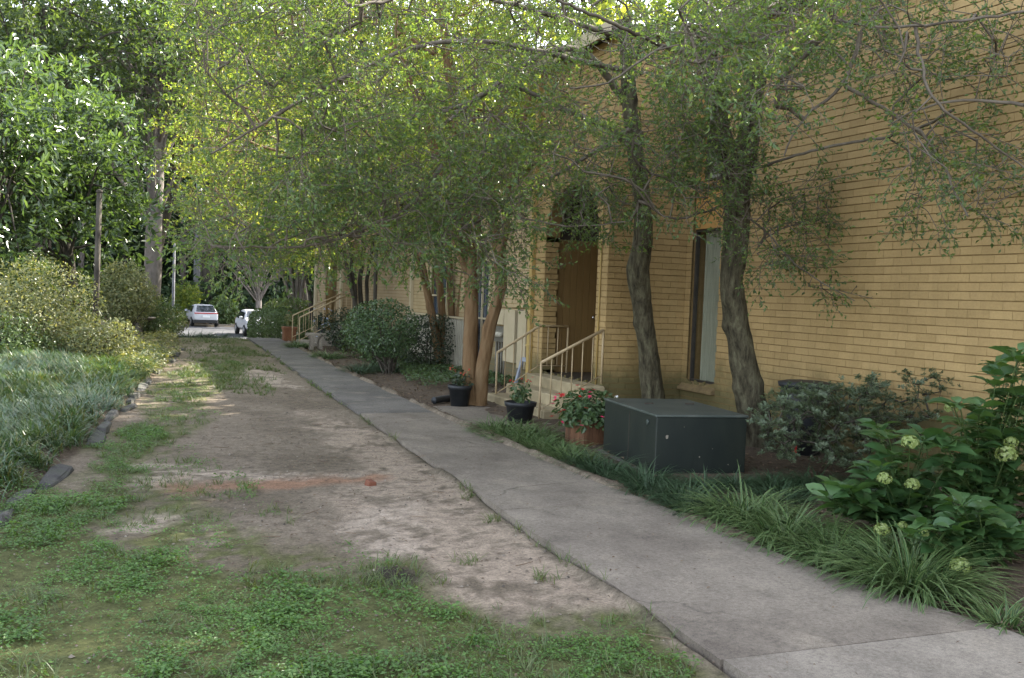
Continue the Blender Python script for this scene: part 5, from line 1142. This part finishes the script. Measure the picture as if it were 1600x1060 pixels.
# ---- hydrangeas
def bloom(c, r, parent, rg):
    n = 90; d = rdir(n, rg); d = d[d[:, 2] > -0.55]; P = d*r*(0.85+0.2*rg.random((len(d), 1)))*np.array([1, 1, 0.85])
    V, F = [], []; parts = []
    for k in range(4):
        T = unit(np.cross(d, rdir(len(d), rg))); parts.append(leaf_v(P, T, d, r*0.34, r*0.27, 0.1, 0.05))
    v, f = cat(parts); return link('bloom', np_mesh('bloom', v+np.asarray(c), f, 'hydrangea_bloom'), parent)
def hydrangea(label, base, tips, blooms, seed, L=0.19, fill=0):
    rg = np.random.default_rng(seed); b = np.array([base[0], base[1], gz1(*base)]); t = thing('hydrangea', label, 'hydrangea', tuple(b), 'hydrangeas by the wall')
    S = []; P = []; D = []; N = []; Ls = []
    for tp in tips:
        e = np.asarray(tp)-b; m1 = e*np.array([0.5, 0.5, 0.55])+rg.normal(size=3)*0.04; S.append(np.stack([rg.normal(size=3)*np.array([0.06, 0.06, 0]), m1, e]))
        c = S[-1]; ax = unit(c[2]-c[1])
        for u in (0.35, 0.55, 0.72, 0.86, 1.0):
            q = c[0]*(1-u)**2+2*c[1]*u*(1-u)+c[2]*u*u; a0 = rg.random()*3.14; n = 2 if u < 1 else 5
            for k in range(n):
                a = a0+k*6.283/n+rg.normal()*0.2; d = np.array([math.cos(a), math.sin(a), 0.15+0.25*(u == 1.0)+0.2*rg.normal()]); P.append(q); D.append(d); N.append(unit(np.array([0, 0, 1.0])+0.25*rg.normal(size=3))); Ls.append(L*(0.6+0.5*rg.random())*(1.0 if u > 0.5 else 0.8))
    Ls = np.array(Ls); P = np.array(P); D = unit(np.array(D)); N = np.array(N); pet = np.stack([P, P+D*0.012, P+D*0.03], 1)
    S_ = np.array(S); V1, F1 = tubes_v(S_, np.tile([0.008, 0.006, 0.004], (len(S), 1)), 5); V2, F2 = tubes_v(pet, np.full((len(P), 3), 0.0025), 3)
    v, f = cat([(V1, F1), (V2, F2)]); tag(link('stems', np_mesh('stems', v, f, 'hedge_leaf', True), t), kind='stuff')
    V, F = leaf8(P+D*0.028, D, N, Ls, Ls*0.62); link('leaves', np_mesh('leaves', V, F, 'hydrangea_leaf', True), t)
    for c, r in blooms:
        bc = np.asarray(c)-b; bloom(bc, r*1.02, t, rg); ss = np.stack([[0, 0, 0], bc*np.array([0.5, 0.5, 0.6]), bc])[None]; V, F = tubes_v(ss, np.array([[0.007, 0.006, 0.004]]), 5); tag(link('stems', np_mesh('stems', V, F, 'hedge_leaf', True), t), kind='stuff')
def leaf8(P, D, N, L, W):
    """large pointed oval leaf with a folded midrib and arching blade: 2 x 4 quads"""
    S = unit(np.cross(D, N)); N2 = np.cross(S, D); L = L[:, None]; W = W[:, None]; u = [0, 0.2, 0.45, 0.75, 1.0]; wv = [0.04, 0.72, 1.0, 0.66, 0.0]; dr = [0, -0.03, -0.02, 0.06, 0.20]
    V = []
    for a, b, c in zip(u, wv, dr):
        m = P+D*L*a-N2*L*c; V += [m+S*W*0.5*b+N2*W*0.10*b, m, m-S*W*0.5*b+N2*W*0.10*b]
    V = np.stack(V, 1).reshape(-1, 3); k = np.arange(len(P))[:, None]*15; F = []
    for i in range(4): F += [k+np.array([[3*i, 3*i+1, 3*i+4, 3*i+3]]), k+np.array([[3*i+1, 3*i+2, 3*i+5, 3*i+4]])]
    return V, np.concatenate(F)
def tips_px(l, y0, y1, rg): return [PY(x+rg.normal()*14*(k > 0), y+rg.normal()*14*(k > 0), rg.uniform(y0, y1)) for x, y in l for k in range(4)]
rg = np.random.default_rng(81)
hydrangea('hydrangea with broad leaves leaning toward the grey azalea', (5.55, 5.75), tips_px([(1370, 670), (1320, 770), (1400, 720), (1345, 790), (1420, 780), (1465, 740), (1440, 700), (1360, 740), (1300, 785), (1480, 790), (1400, 800)], 5.4, 6.1, rg),
          [(PY(1422, 692, 5.35), 0.06), (PY(1382, 748, 5.35), 0.05), (PY(1425, 757, 5.3), 0.05)], 82)
hydrangea('tall hydrangea at the frame edge reaching up the yellow wall', (6.3, 5.7), tips_px([(1570, 590), (1590, 555), (1530, 640), (1560, 650), (1600, 620), (1500, 665), (1540, 690), (1595, 690), (1510, 720), (1560, 740), (1600, 760), (1480, 700), (1570, 800), (1520, 780), (1620, 580), (1640, 680)], 5.3, 6.2, rg),
          [(PY(1572, 710, 5.3), 0.075), (PY(1487, 637, 6.0), 0.055), (PY(1580, 692, 5.35), 0.05)], 83)
hydrangea('low hydrangea with drooping leaves at the border end', (5.45, 4.95), tips_px([(1470, 830), (1500, 810), (1540, 850), (1440, 850), (1570, 830), (1490, 860), (1530, 800), (1600, 850)], 4.7, 5.2, rg),
          [(PY(1378, 828, 5.1), 0.05), (PY(1410, 822, 5.2), 0.035), (PY(1443, 832, 4.8), 0.036), (PY(1500, 885, 4.6), 0.062)], 84, 0.17)

# ================================================================== TREES
def trunk_v(pts, rad, n=16, seed=0, rough=0.17, rings=40, flare=0.0):
    """gnarled trunk: rings along a path, with burls and flutes"""
    pts = np.asarray(pts, float); d = np.r_[0, np.cumsum(np.linalg.norm(np.diff(pts, axis=0), axis=1))]; u = np.linspace(0, d[-1], rings)
    C = np.stack([np.interp(u, d, pts[:, q]) for q in range(3)], 1)
    for _ in range(3): C[1:-1] = (C[:-2]+2*C[1:-1]+C[2:])/4
    r = np.interp(u, d, rad)*(1+flare*np.exp(-u/0.16)); a = 2*np.pi*np.arange(n)/n; T = unit(np.gradient(C, axis=0)); A = unit(np.cross(T, np.tile([0.2, 1.0, 0.1], (rings, 1)))); B = np.cross(T, A)
    ca, sa = np.cos(a)[None], np.sin(a)[None]; nz = fbm(ca*1.3+seed*3.1+0*u[:, None], sa*1.3+u[:, None]*1.6, seed, 4)-0.5; fl = fbm(ca*3+7, sa*3+u[:, None]*0.5, seed+5, 3)-0.5
    hf = fbm(ca*9+seed, sa*9+u[:, None]*4, seed+9, 3)-0.5; kn = np.zeros_like(nz); rk = np.random.default_rng(seed+77)
    for _ in range(9 if flare else 0): kn += rk.uniform(0.1, 0.3)*np.exp(-((u[:, None]-rk.uniform(0.2, d[-1]))/0.07)**2)*np.clip(np.cos(a[None]-rk.uniform(0, 6.28)), 0, 1)**6
    rr = r[:, None]*(1+rough*2.6*nz+rough*1.5*fl+(0.22*hf+kn if flare else 0)); V = C[:, None]+rr[..., None]*(A[:, None]*ca[..., None]+B[:, None]*sa[..., None])
    i = np.arange(rings-1)[:, None]*n; k = np.arange(n)[None]; k2 = (k+1) % n
    return V.reshape(-1, 3), np.stack([i+k, i+k2, i+n+k2, i+n+k], -1).reshape(-1, 4), C
def limb(px, ys): return np.array([PY(a, b, y) for (a, b), y in zip(px, np.linspace(ys[0], ys[1], len(px)) if len(ys) == 2 else ys)])
def spray_set(seed, **kw):
    rg = np.random.default_rng(seed); return [make_spray(rg, **kw) for _ in range(7)]
def build_tree(name, label, base, trunks, limbs, targets, temps, leaf, bark, twig, seed, cat_='tree', group=None, scale=(0.8, 1.3), step=0.2, k=0.0026, rmax=0.03, outward=0.6, sag=0.06, rmin=0.004, start=0.45):
    rg = np.random.default_rng(seed); b = np.asarray(base, float); t = thing(name, label, cat_, tuple(b), group); roots = []; tp = []
    for i, (pts, rad) in enumerate(trunks):
        V, F, C = trunk_v(pts, rad, 26, seed+i, rings=130, flare=(0.45 if i == 0 else 0.01)); tp.append((V-b, F)); roots.append(C[int(len(C)*start):])
    v, f = cat(tp); link('trunk', np_mesh('trunk', v, f, bark, True), t)
    for pts, r0, r1 in limbs:
        n = max(10, int(np.sum(np.linalg.norm(np.diff(pts, axis=0), axis=1))/0.09)); C = smooth_path(pts, n); C[1:-1] += rg.normal(size=C[1:-1].shape)*0.006
        V, F = tubes_v(C[None], np.linspace(r0, r1, n)[None], 7); link('limb', np_mesh('limb', V-b, F, twig, True), t); roots.append(C)
    if targets is None: return t
    V, F, E, D = connect(np.concatenate(roots), targets, step, rmin, rmax, k, rg, sag)
    tag(link('branches', np_mesh('branches', V-b, F, twig, True), t), kind='stuff')
    D = unit(D)*outward+rg.normal(size=D.shape)*0.4+np.array([0, 0, -0.12])
    (LV, LF), (TV, TF) = place_sprays(temps, E, D, rg.uniform(scale[0], scale[1], len(E)), rg)
    tag(link('crown', np_mesh('crown', LV-b, LF, leaf), t), kind='stuff'); tag(link('twigs', np_mesh('twigs', TV-b, TF, twig), t), kind='stuff')
    return t
holly = spray_set(101, n_side=6, per=7, length=0.42, leafL=0.044, leafW=0.021)
myrt = spray_set(102, n_side=7, per=8, length=0.5, leafL=0.05, leafW=0.026, droop=0.15)
rg = np.random.default_rng(103)

# holly in front of the porch side wall
t1p = limb([(1023, 664), (1021, 620), (1014, 545), (1003, 470), (996, 420), (1006, 370), (1004, 310), (992, 240), (983, 170), (980, 100), (975, 30)], (12.2, 11.6))
L1 = [limb([(992, 240), (960, 200), (900, 180), (840, 150), (790, 125), (750, 150), (700, 190)], (11.8, 10.8)), limb([(983, 170), (920, 75), (860, 75), (800, 112), (740, 160), (690, 175)], (11.8, 10.0)),
      limb([(985, 200), (900, 255), (800, 315), (740, 350), (690, 380)], (11.7, 9.6)), limb([(690, 260), (650, 320), (602, 343), (526, 377), (462, 389), (400, 388), (330, 384)], (10.0, 9.0)),
      limb([(820, 310), (780, 330), (850, 350), (930, 356), (985, 345)], (10.0, 9.4)), limb([(980, 110), (880, 90), (760, 60), (640, 70), (540, 120), (430, 180)], (11.6, 9.2)), limb([(976, 60), (850, 20), (700, -20), (560, 10)], (11.6, 8.8)),
      limb([(540, 120), (480, 150), (425, 185), (330, 240)], (9.3, 8.6))]
tg = np.concatenate([px_targets([(560, -40), (860, -40), (1100, -40), (1100, 200), (1020, 330), (940, 310), (850, 285), (760, 330), (700, 385), (600, 330)], 720, 8.8, 12.2, rg, 0.012, 0.40, 201),
                     px_targets([(300, 290), (480, 260), (640, 280), (830, 310), (830, 375), (700, 395), (560, 392), (430, 405), (310, 398)], 330, 8.8, 11, rg, 0.014, 0.38, 202),
                     px_targets([(280, -40), (600, -40), (600, 260), (430, 280), (330, 230)], 330, 8.2, 10.5, rg, 0.014, 0.44, 203),
                     px_targets([(860, 300), (990, 300), (1000, 372), (860, 350)], 40, 9.5, 11.3, rg, 0.02, 0.3, 204), px_targets([(640, 390), (830, 400), (820, 450), (700, 430)], 22, 9.2, 10.4, rg, 0.02, 0.3, 206)])
build_tree('holly_tree', 'holly with gnarled leaning trunk before the porch side wall', (t1p[0][0], t1p[0][1], 0.0), [(t1p, [0.19, 0.155, 0.135, 0.14, 0.155, 0.132, 0.122, 0.112, 0.10, 0.09, 0.07])],
           [(l, a, b_) for l, (a, b_) in zip(L1, [(0.05, 0.02), (0.055, 0.018), (0.03, 0.01), (0.022, 0.007), (0.014, 0.006), (0.04, 0.012), (0.04, 0.014), (0.02, 0.008)])], tg, holly, 'holly_leaf', 'holly_bark', 'twig_bark', 111, group='hollies at the house front')
# holly beside the utility box
t2p = limb([(1180, 712), (1178, 660), (1168, 600), (1152, 510), (1142, 440), (1150, 370), (1152, 320), (1140, 260), (1122, 190), (1108, 110), (1100, 20)], (10.05, 9.6))
t2b = limb([(1152, 320), (1160, 270), (1172, 200), (1180, 130), (1186, 60), (1190, -20)], (9.85, 9.7))
L2 = [limb([(1180, 97), (1130, 102), (1100, 95), (1040, 75), (1000, 55), (930, 25), (870, 0)], (9.6, 8.2)), limb([(1035, 73), (1000, 95), (950, 135), (890, 138)], (8.7, 8.2)),
      limb([(1180, 110), (1210, 70), (1236, 25), (1250, -10)], (9.7, 9.0)), limb([(1188, 30), (1100, 18), (1180, 22), (1250, 22), (1380, 47), (1480, 38), (1600, 18)], (9.5, 9.2, 8.6, 7.8, 6.8, 6.3, 5.9)),
      limb([(1345, 50), (1335, 95), (1320, 135), (1240, 195), (1225, 245)], (7.2, 7.6)), limb([(1320, 135), (1400, 180), (1460, 220), (1490, 300), (1512, 338)], (7.3, 6.4)), limb([(1270, 72), (1305, 80), (1330, 100), (1322, 130)], (7.5, 7.3)),
      limb([(1600, 165), (1565, 160), (1480, 155), (1430, 170), (1388, 197)], (6.0, 6.8)), limb([(1490, 172), (1440, 200), (1400, 213), (1300, 227), (1220, 250), (1155, 272)], (6.8, 9.6)),
      limb([(1145, 290), (1090, 297), (1010, 270), (976, 245), (990, 215)], (9.7, 9.2)), limb([(985, 280), (1010, 320), (1040, 345), (1080, 340), (1130, 322), (1150, 310)], (9.0, 9.6)), limb([(1150, 330), (1190, 350), (1230, 405), (1280, 440), (1335, 470)], (9.7, 8.6)),
      limb([(1430, 40), (1440, 110), (1450, 160), (1560, 230), (1620, 280)], (6.6, 5.9))]
tg = np.concatenate([px_targets([(1060, -40), (1640, -40), (1640, 110), (1500, 140), (1400, 120), (1300, 75), (1180, 80), (1060, 110)], 420, 6.0, 9.6, rg, 0.012, 0.42, 211),
                     px_targets([(1050, 100), (1180, 110), (1180, 230), (1100, 320), (1050, 320)], 120, 8.6, 9.8, rg, 0.02, 0.38, 212),
                     px_targets([(1060, 280), (1170, 250), (1305, 290), (1312, 345), (1270, 400), (1190, 420), (1130, 345)], 105, 8.8, 9.9, rg, 0.02, 0.38, 213),
                     px_targets([(1170, 110), (1440, 140), (1500, 200), (1640, 220), (1640, 310), (1510, 345), (1420, 340), (1380, 250), (1250, 230)], 120, 6.0, 8.2, rg, 0.014, 0.5, 214),
                     px_targets([(1200, 390), (1240, 390), (1345, 465), (1335, 480), (1260, 450)], 14, 8.6, 9.4, rg, 0.02, 0.2, 215)])
build_tree('holly_tree', 'holly with forked dark trunk rising behind the utility box', (t2p[0][0], t2p[0][1], 0.0), [(t2p, [0.23, 0.19, 0.165, 0.142, 0.135, 0.138, 0.138, 0.115, 0.105, 0.095, 0.08]), (t2b, [0.10, 0.115, 0.11, 0.10, 0.09, 0.07])],
           [(l, a, b_) for l, (a, b_) in zip(L2, [(0.03, 0.014), (0.014, 0.007), (0.025, 0.012), (0.018, 0.011), (0.022, 0.008), (0.02, 0.008), (0.014, 0.010), (0.016, 0.007), (0.014, 0.016), (0.017, 0.010), (0.010, 0.014), (0.014, 0.005), (0.016, 0.007)])],
           tg, holly, 'holly_leaf', 'holly_bark', 'twig_bark', 112, group='hollies at the house front', start=0.6)

# crape myrtles along the second house
def myrtle(label, stems_px, ys, rads, targets, seed, leaf='myrtle_leaf', bark='myrtle_bark', scale=(0.9, 1.4), name='crape_myrtle', k=0.004, z0=0.0):
    tr = []
    for s_, y, r in zip(stems_px, ys, rads):
        pts = limb(s_, y if isinstance(y, tuple) else (y, y)); tr.append((pts, list(np.linspace(r, r*0.55, len(pts)))))
    b = tr[0][0][0].copy(); b[2] = gz1(b[0], b[1])
    return build_tree(name, label, b, tr, [], targets, myrt, leaf, bark, bark, seed, 'tree', 'crape myrtles along the houses', scale, 0.4, k, 0.06, start=0.55)
tg = px_targets([(420, -60), (860, -60), (860, 200), (800, 330), (660, 340), (520, 260), (400, 150)], 500, 12.3, 17, rg, 0.012, 0.40, 221)
myrtle('largest cinnamon stemmed crape myrtle behind the dark pot', [[(735, 632), (735, 560), (737, 480), (735, 400), (722, 300), (715, 200), (700, 90), (690, 0)], [(748, 640), (752, 580), (765, 510), (783, 450), (780, 400), (770, 350), (765, 270), (780, 180), (800, 80)],
        [(783, 450), (778, 405), (790, 360), (795, 300), (812, 220), (830, 130)], [(737, 440), (715, 380), (698, 320), (680, 240), (650, 150), (610, 60)], [(736, 480), (750, 400), (745, 330), (735, 250), (740, 150), (750, 40)]],
       [(14.4, 14.6), (14.3, 14.0), (14.1, 13.6), (14.5, 14.4), (14.6, 15.4)], [0.125, 0.11, 0.075, 0.085, 0.07], tg, 121)
tg = px_targets([(300, -40), (760, -40), (760, 300), (640, 390), (430, 390), (300, 330)], 500, 18, 24.5, rg, 0.012, 0.38, 222)
myrtle('many stemmed crape myrtle in front of the arched windows', [[(688, 578), (680, 520), (668, 460), (658, 410), (655, 340), (640, 240), (610, 120)], [(694, 578), (692, 500), (685, 430), (688, 360), (680, 260), (675, 130)],
        [(706, 575), (706, 500), (703, 440), (700, 370), (700, 280), (705, 160)], [(712, 578), (714, 520), (722, 460), (728, 400), (738, 320), (750, 200)], [(708, 560), (712, 480), (712, 400), (705, 330), (690, 210)], [(690, 560), (672, 470), (650, 400), (615, 300), (560, 180)]],
       [(21.2, 21), (21.2, 21.6), (21.3, 21.6), (21.3, 20.6), (21.4, 22.4), (21.2, 20)], [0.10, 0.10, 0.10, 0.095, 0.08, 0.06], tg, 122, scale=(1.2, 1.9))
tg = px_targets([(330, 120), (660, 120), (640, 370), (560, 390), (400, 385), (330, 360)], 380, 25, 32, rg, 0.014, 0.38, 223)
myrtle('dark stemmed small tree against the third house wall', [[(560, 545), (556, 490), (553, 440), (548, 390), (540, 330), (530, 250)], [(562, 540), (564, 480), (562, 440), (568, 400), (566, 340), (570, 250)], [(556, 480), (545, 430), (538, 395), (525, 330), (500, 260)], [(575, 545), (574, 480), (573, 440), (580, 400), (590, 330), (600, 240)]],
       [(27, 27), (27.1, 27.3), (27, 26.6), (27.2, 27.4)], [0.09, 0.08, 0.06, 0.06], tg, 123, bark='dark_bark', scale=(1.5, 2.4))
tg = px_targets([(360, 250), (560, 250), (540, 370), (500, 390), (420, 385)], 230, 41, 50, rg, 0.02, 0.35, 224)
myrtle('pale multi stemmed crape myrtle beyond the clipped hedge', [[(462, 500), (452, 460), (442, 430), (438, 400), (430, 360)], [(462, 500), (457, 450), (452, 410), (450, 360)], [(464, 500), (464, 450), (466, 400), (468, 350)], [(466, 500), (472, 450), (480, 410), (490, 360)], [(464, 500), (448, 450), (436, 410), (420, 380)]],
       [(44, 44)]*5, [0.10, 0.10, 0.10, 0.11, 0.08], tg, 124, bark='pale_bark', scale=(2.2, 3.2))
tg = px_targets([(450, 290), (530, 290), (520, 385), (470, 390)], 110, 37, 42, rg, 0.02, 0.35, 225)
myrtle('dark multi stemmed shrub tree beside the third house corner', [[(488, 500), (484, 460), (478, 430), (472, 390)], [(490, 500), (492, 455), (496, 410), (498, 370)], [(492, 500), (500, 450), (508, 410), (512, 370)]], [(39, 39)]*3, [0.09, 0.08, 0.07], tg, 125, bark='dark_bark', scale=(1.8, 2.6))

# ---- larger trees of the background
def bg_tree(name, label, px, Y, trunk_r, crown_px, crown_r, n, L, W, leaf, bark, seed, group='trees behind the lawn and houses', top=None, lean=0.0, shell=0.75, amp=0.4, lumps=16, six=False, trunk_top=None, X=None):
    rg = np.random.default_rng(seed); c = PY(crown_px[0], crown_px[1], Y); bx = PY(px, 470, Y)[0]; z = gz1(bx, Y); b = np.array([bx, Y, z]); t = thing(name, label, 'tree', tuple(b), group)
    e = c-b; e[2] = max(e[2], 1.5); tt = e*np.array([1, 1, 1.15]) if trunk_top is None else PY(*trunk_top, Y)-b
    V, F, C = trunk_v(np.array([(0, 0, -0.3), tt*0.35+rg.normal(size=3)*0.1, tt*0.7+rg.normal(size=3)*0.15, tt]), [trunk_r*1.15, trunk_r*0.95, trunk_r*0.8, trunk_r*0.4], 14, seed, 0.08, 30); link('trunk', np_mesh('trunk', V, F, bark, True), t)
    nc = max(40, n//13); Pc, Dc = lumpy(nc, e, crown_r, rg, lumps, amp, shell=shell); Pc += rg.normal(size=Pc.shape)*0.05*np.asarray(crown_r); Dc = unit(Dc*0.7+rg.normal(size=Dc.shape)*0.45+np.array([0, 0, 0.25]))
    P = np.repeat(Pc, 13, 0); D = unit(np.repeat(Dc, 13, 0)*0.55+rdir(nc*13, rg)); P = P+D*L*rg.uniform(0.1, 0.75, len(P))[:, None]+rg.normal(size=P.shape)*L*0.3
    ok = fbm(P[:, 0]*0.8+P[:, 1]*0.5, P[:, 2]*0.8-P[:, 1]*0.3, seed, 3) > 0.36; ok &= P[:, 2] > 0.2; P, D = P[ok], D[ok]
    N = unit(D*0.6+np.array([0, 0, 0.6])+rg.normal(size=D.shape)*0.6); T = unit(D+0.35*np.cross(N, rdir(len(P), rg))+np.array([0, 0, -0.15])); s = 0.6+0.8*rg.random(len(P))
    V, F = (leaf6_v if six else leaf_v)(P, T, N, L*s, W*s, 0.12, 0.12); tag(link('crown', np_mesh('crown', V, F, leaf), t), kind='stuff')
    idx = rg.choice(len(P), 60); S = []
    for i in idx:
        a = C[rg.integers(12, 30)]; q = P[i]; S.append(np.stack([a, (a+q)/2+np.array([0, 0, 0.08*np.linalg.norm(q-a)]), q]))
    V, F = tubes_v(np.array(S), np.tile([trunk_r*0.22, trunk_r*0.12, trunk_r*0.03], (60, 1)), 5); tag(link('branches', np_mesh('branches', V, F, bark, True), t), kind='stuff')
    return t
bg_tree('magnolia_tree', 'sunlit glossy magnolia behind the lamp post', 120, 30, 0.22, (85, 290), (2.8, 3.0, 3.4), 15000, 0.20, 0.085, 'magnolia_leaf', 'dark_bark', 131, six=True, shell=0.85, amp=0.6, lumps=30)
bg_tree('magnolia_tree', 'second magnolia at the frame edge with bright leaves', -20, 27, 0.2, (-10, 270), (1.9, 2.4, 3.2), 7000, 0.20, 0.085, 'magnolia_leaf', 'dark_bark', 132, six=True, shell=0.85, amp=0.6, lumps=24)
bg_tree('shade_tree', 'big tree with thick pale trunk beside the magnolia', 237, 44, 0.36, (215, 60), (7, 6, 5), 16000, 0.22, 0.11, 'wood_leaf', 'pale_bark', 133, trunk_top=(262, 100), shell=0.8)
bg_tree('shade_tree', 'tall shadowed tree filling the upper corner above the magnolia', 60, 40, 0.3, (70, 80), (6.5, 5, 4.6), 13000, 0.20, 0.10, 'wood_leaf', 'dark_bark', 134, shell=0.8)
bg_tree('shade_tree', 'leaning forked tree behind the half hidden car', 400, 78, 0.24, (400, 330), (7, 6, 5), 7000, 0.32, 0.16, 'shaded_leaf', 'pale_bark', 135, trunk_top=(412, 420))
bg_tree('shade_tree', 'dark tree with reddish trunk behind the utility pole', 322, 88, 0.5, (330, 250), (9, 7, 9), 11000, 0.38, 0.2, 'shaded_leaf', 'dark_bark', 136, trunk_top=(325, 200))
bg_tree('shade_tree', 'bright leafy tree over the lawn end behind crape myrtles', 485, 58, 0.3, (440, 200), (7, 6, 6), 12000, 0.26, 0.14, 'bright_leaf', 'dark_bark', 137)
bg_tree('shade_tree', 'tall tree seen through branches left of center top', 205, 50, 0.3, (360, 60), (6, 5, 5), 11000, 0.24, 0.12, 'wood_leaf', 'dark_bark', 138)
bg_tree('shade_tree', 'yellow green tree over the third house roof', 600, 52, 0.3, (610, 190), (7, 6, 5.5), 12000, 0.24, 0.12, 'bright_leaf', 'dark_bark', 139)
bg_tree('shade_tree', 'backlit yellow green tree over the second house roof', 760, 40, 0.3, (770, 110), (6, 5.5, 5.5), 11000, 0.20, 0.11, 'bright_leaf', 'dark_bark', 140)
bg_tree('shade_tree', 'backlit tree behind the near house roof edge', 930, 36, 0.3, (940, 30), (5.5, 5, 5), 9000, 0.20, 0.11, 'bright_leaf', 'dark_bark', 141)
bg_tree('shade_tree', 'tall backlit tree topping the upper center of the view', 560, 46, 0.3, (560, -20), (8, 6, 6), 11000, 0.22, 0.12, 'bright_leaf', 'dark_bark', 142)
def added_oak(label, x, y, z, r, n, seed, vis=True):  # oaks added behind the houses, placed and sized to shade the lawn
    rg = np.random.default_rng(seed); t = thing('added_oak_tree', label, 'tree', (x, y, 0), 'added oaks behind the houses')
    V, F, C = trunk_v(np.array([(0, 0, -0.3), (0.2, 0, z*0.5), (0, 0.2, z)]), [0.5, 0.4, 0.2], 12, seed, 0.08, 16); link('trunk', np_mesh('trunk', V, F, 'dark_bark', True), t)
    P, D = lumpy(n, (0, 0, z), r, rg, 16, 0.35, shell=0.8); N = unit(D*0.6+np.array([0, 0, 0.6])+rg.normal(size=D.shape)*0.6); T = unit(np.cross(N, rdir(n, rg)))
    V, F = leaf_v(P, T, N, 0.42, 0.26, 0.1, 0.1); tag(link('crown', np_mesh('crown', V, F, 'bright_leaf'), t), kind='stuff')
added_oak('added oak crown shading the lawn from behind the near house roof', 15.5, 20, 12.0, (5.5, 6, 5.5), 5500, 151)
added_oak('added oak crown behind the second house ridge', 16.5, 33, 8.5, (4.5, 5.5, 4), 3500, 152)
added_oak('unseen oak added behind the near house to shade the lawn', 17, 10, 12, (6, 6, 5), 6500, 153)
def woodland():
    rg = np.random.default_rng(161); n = 70000; x = rg.uniform(-45, 75, n); y = 92+26*rg.random(n)+4*np.sin(x*0.3); z = -1+30*rg.random(n)**1.15*(0.75+0.35*fbm(x*0.12, x*0, 7, 3)); P = np.stack([x, y, z], 1)
    q_ = 40000; x4 = rg.uniform(-60, 110, q_); y4 = 120+14*rg.random(q_); z4 = -1+34*rg.random(q_)**1.5
    m_ = 16000; x2 = rg.uniform(-30, 40, m_); y2 = 80+12*rg.random(m_); z2 = -1.0+3.2*rg.random(m_)**1.3*(0.4+fbm(x2*0.4, y2*0.3, 8, 3)); P = np.r_[P, np.stack([x2, y2, z2], 1)]
    k_ = 16000; y3 = rg.uniform(24, 92, k_); x3 = -0.17*y3-2.5-9*rg.random(k_); z3 = 22*rg.random(k_)**1.2; P = np.r_[P, np.stack([x3, y3, z3], 1)]
    P = np.r_[P, np.stack([x4, y4, z4], 1)]
    N = unit(rg.normal(size=P.shape)+np.array([0, -0.3, 0.6])); T = unit(np.cross(N, rdir(len(P), rg))); s = np.r_[0.5+0.7*rg.random(n), 0.3+0.4*rg.random(m_), 0.35+0.45*rg.random(k_), 1.2+1.6*rg.random(q_)]
    V, F = leaf_v(P, T, N, s, s*0.6, 0.12, 0.1); tag(link('woodland', np_mesh('woodland', V, F, 'shaded_leaf')), 'dark deep woodland behind the road and cars', 'woodland', None, 'stuff')
    tr = []
    for i, (px, Y, r) in enumerate([(285, 95, 0.3), (345, 92, 0.22), (365, 97, 0.3), (430, 90, 0.3), (455, 96, 0.35), (200, 93, 0.3), (120, 90, 0.25), (470, 88, 0.2)]):
        p = PY(px, 480, Y); t = thing('forest_trunk', ['grey trunk in the dark woods left of the white car', 'slim trunk in the woods just right of the white car', 'trunk in the woods midway between both cars', 'trunk in the woods above the half hidden car', 'thick trunk in the woods left of pale crape myrtle', 'woodland trunk behind the pale azalea', 'woodland trunk behind the magnolia', 'slim trunk in the woods behind pale crape myrtle stems'][i], 'tree trunk', (p[0], Y, gz1(p[0], Y)), 'trunks in the woodland')
        m = MB(); h = 20; m.tube([(0, 0, -0.3), (rg.normal()*0.3, 0, h*0.4), (rg.normal()*0.8, 0, h)], [r, r*0.8, r*0.3], 9); m.build('trunk', 'pale_bark' if i % 3 == 0 else 'dark_bark', t)
woodland()
b = PY(300, 488, 76.9); shrub('yellow_shrub', 'yellow green shrub behind the white crossover roof', (b[0]-0.4, 78.5, 0.3), (1.2, 1.0, 1.5), 1500, 0.3, 0.16, 'bright_leaf', 171)
b = PY(352, 495, 78); shrub('roadside_bush', 'dark green bush right of the white crossover', (b[0], 78.3, -0.3), (1.3, 1.0, 1.3), 1500, 0.25, 0.14, 'hedge_leaf', 172)
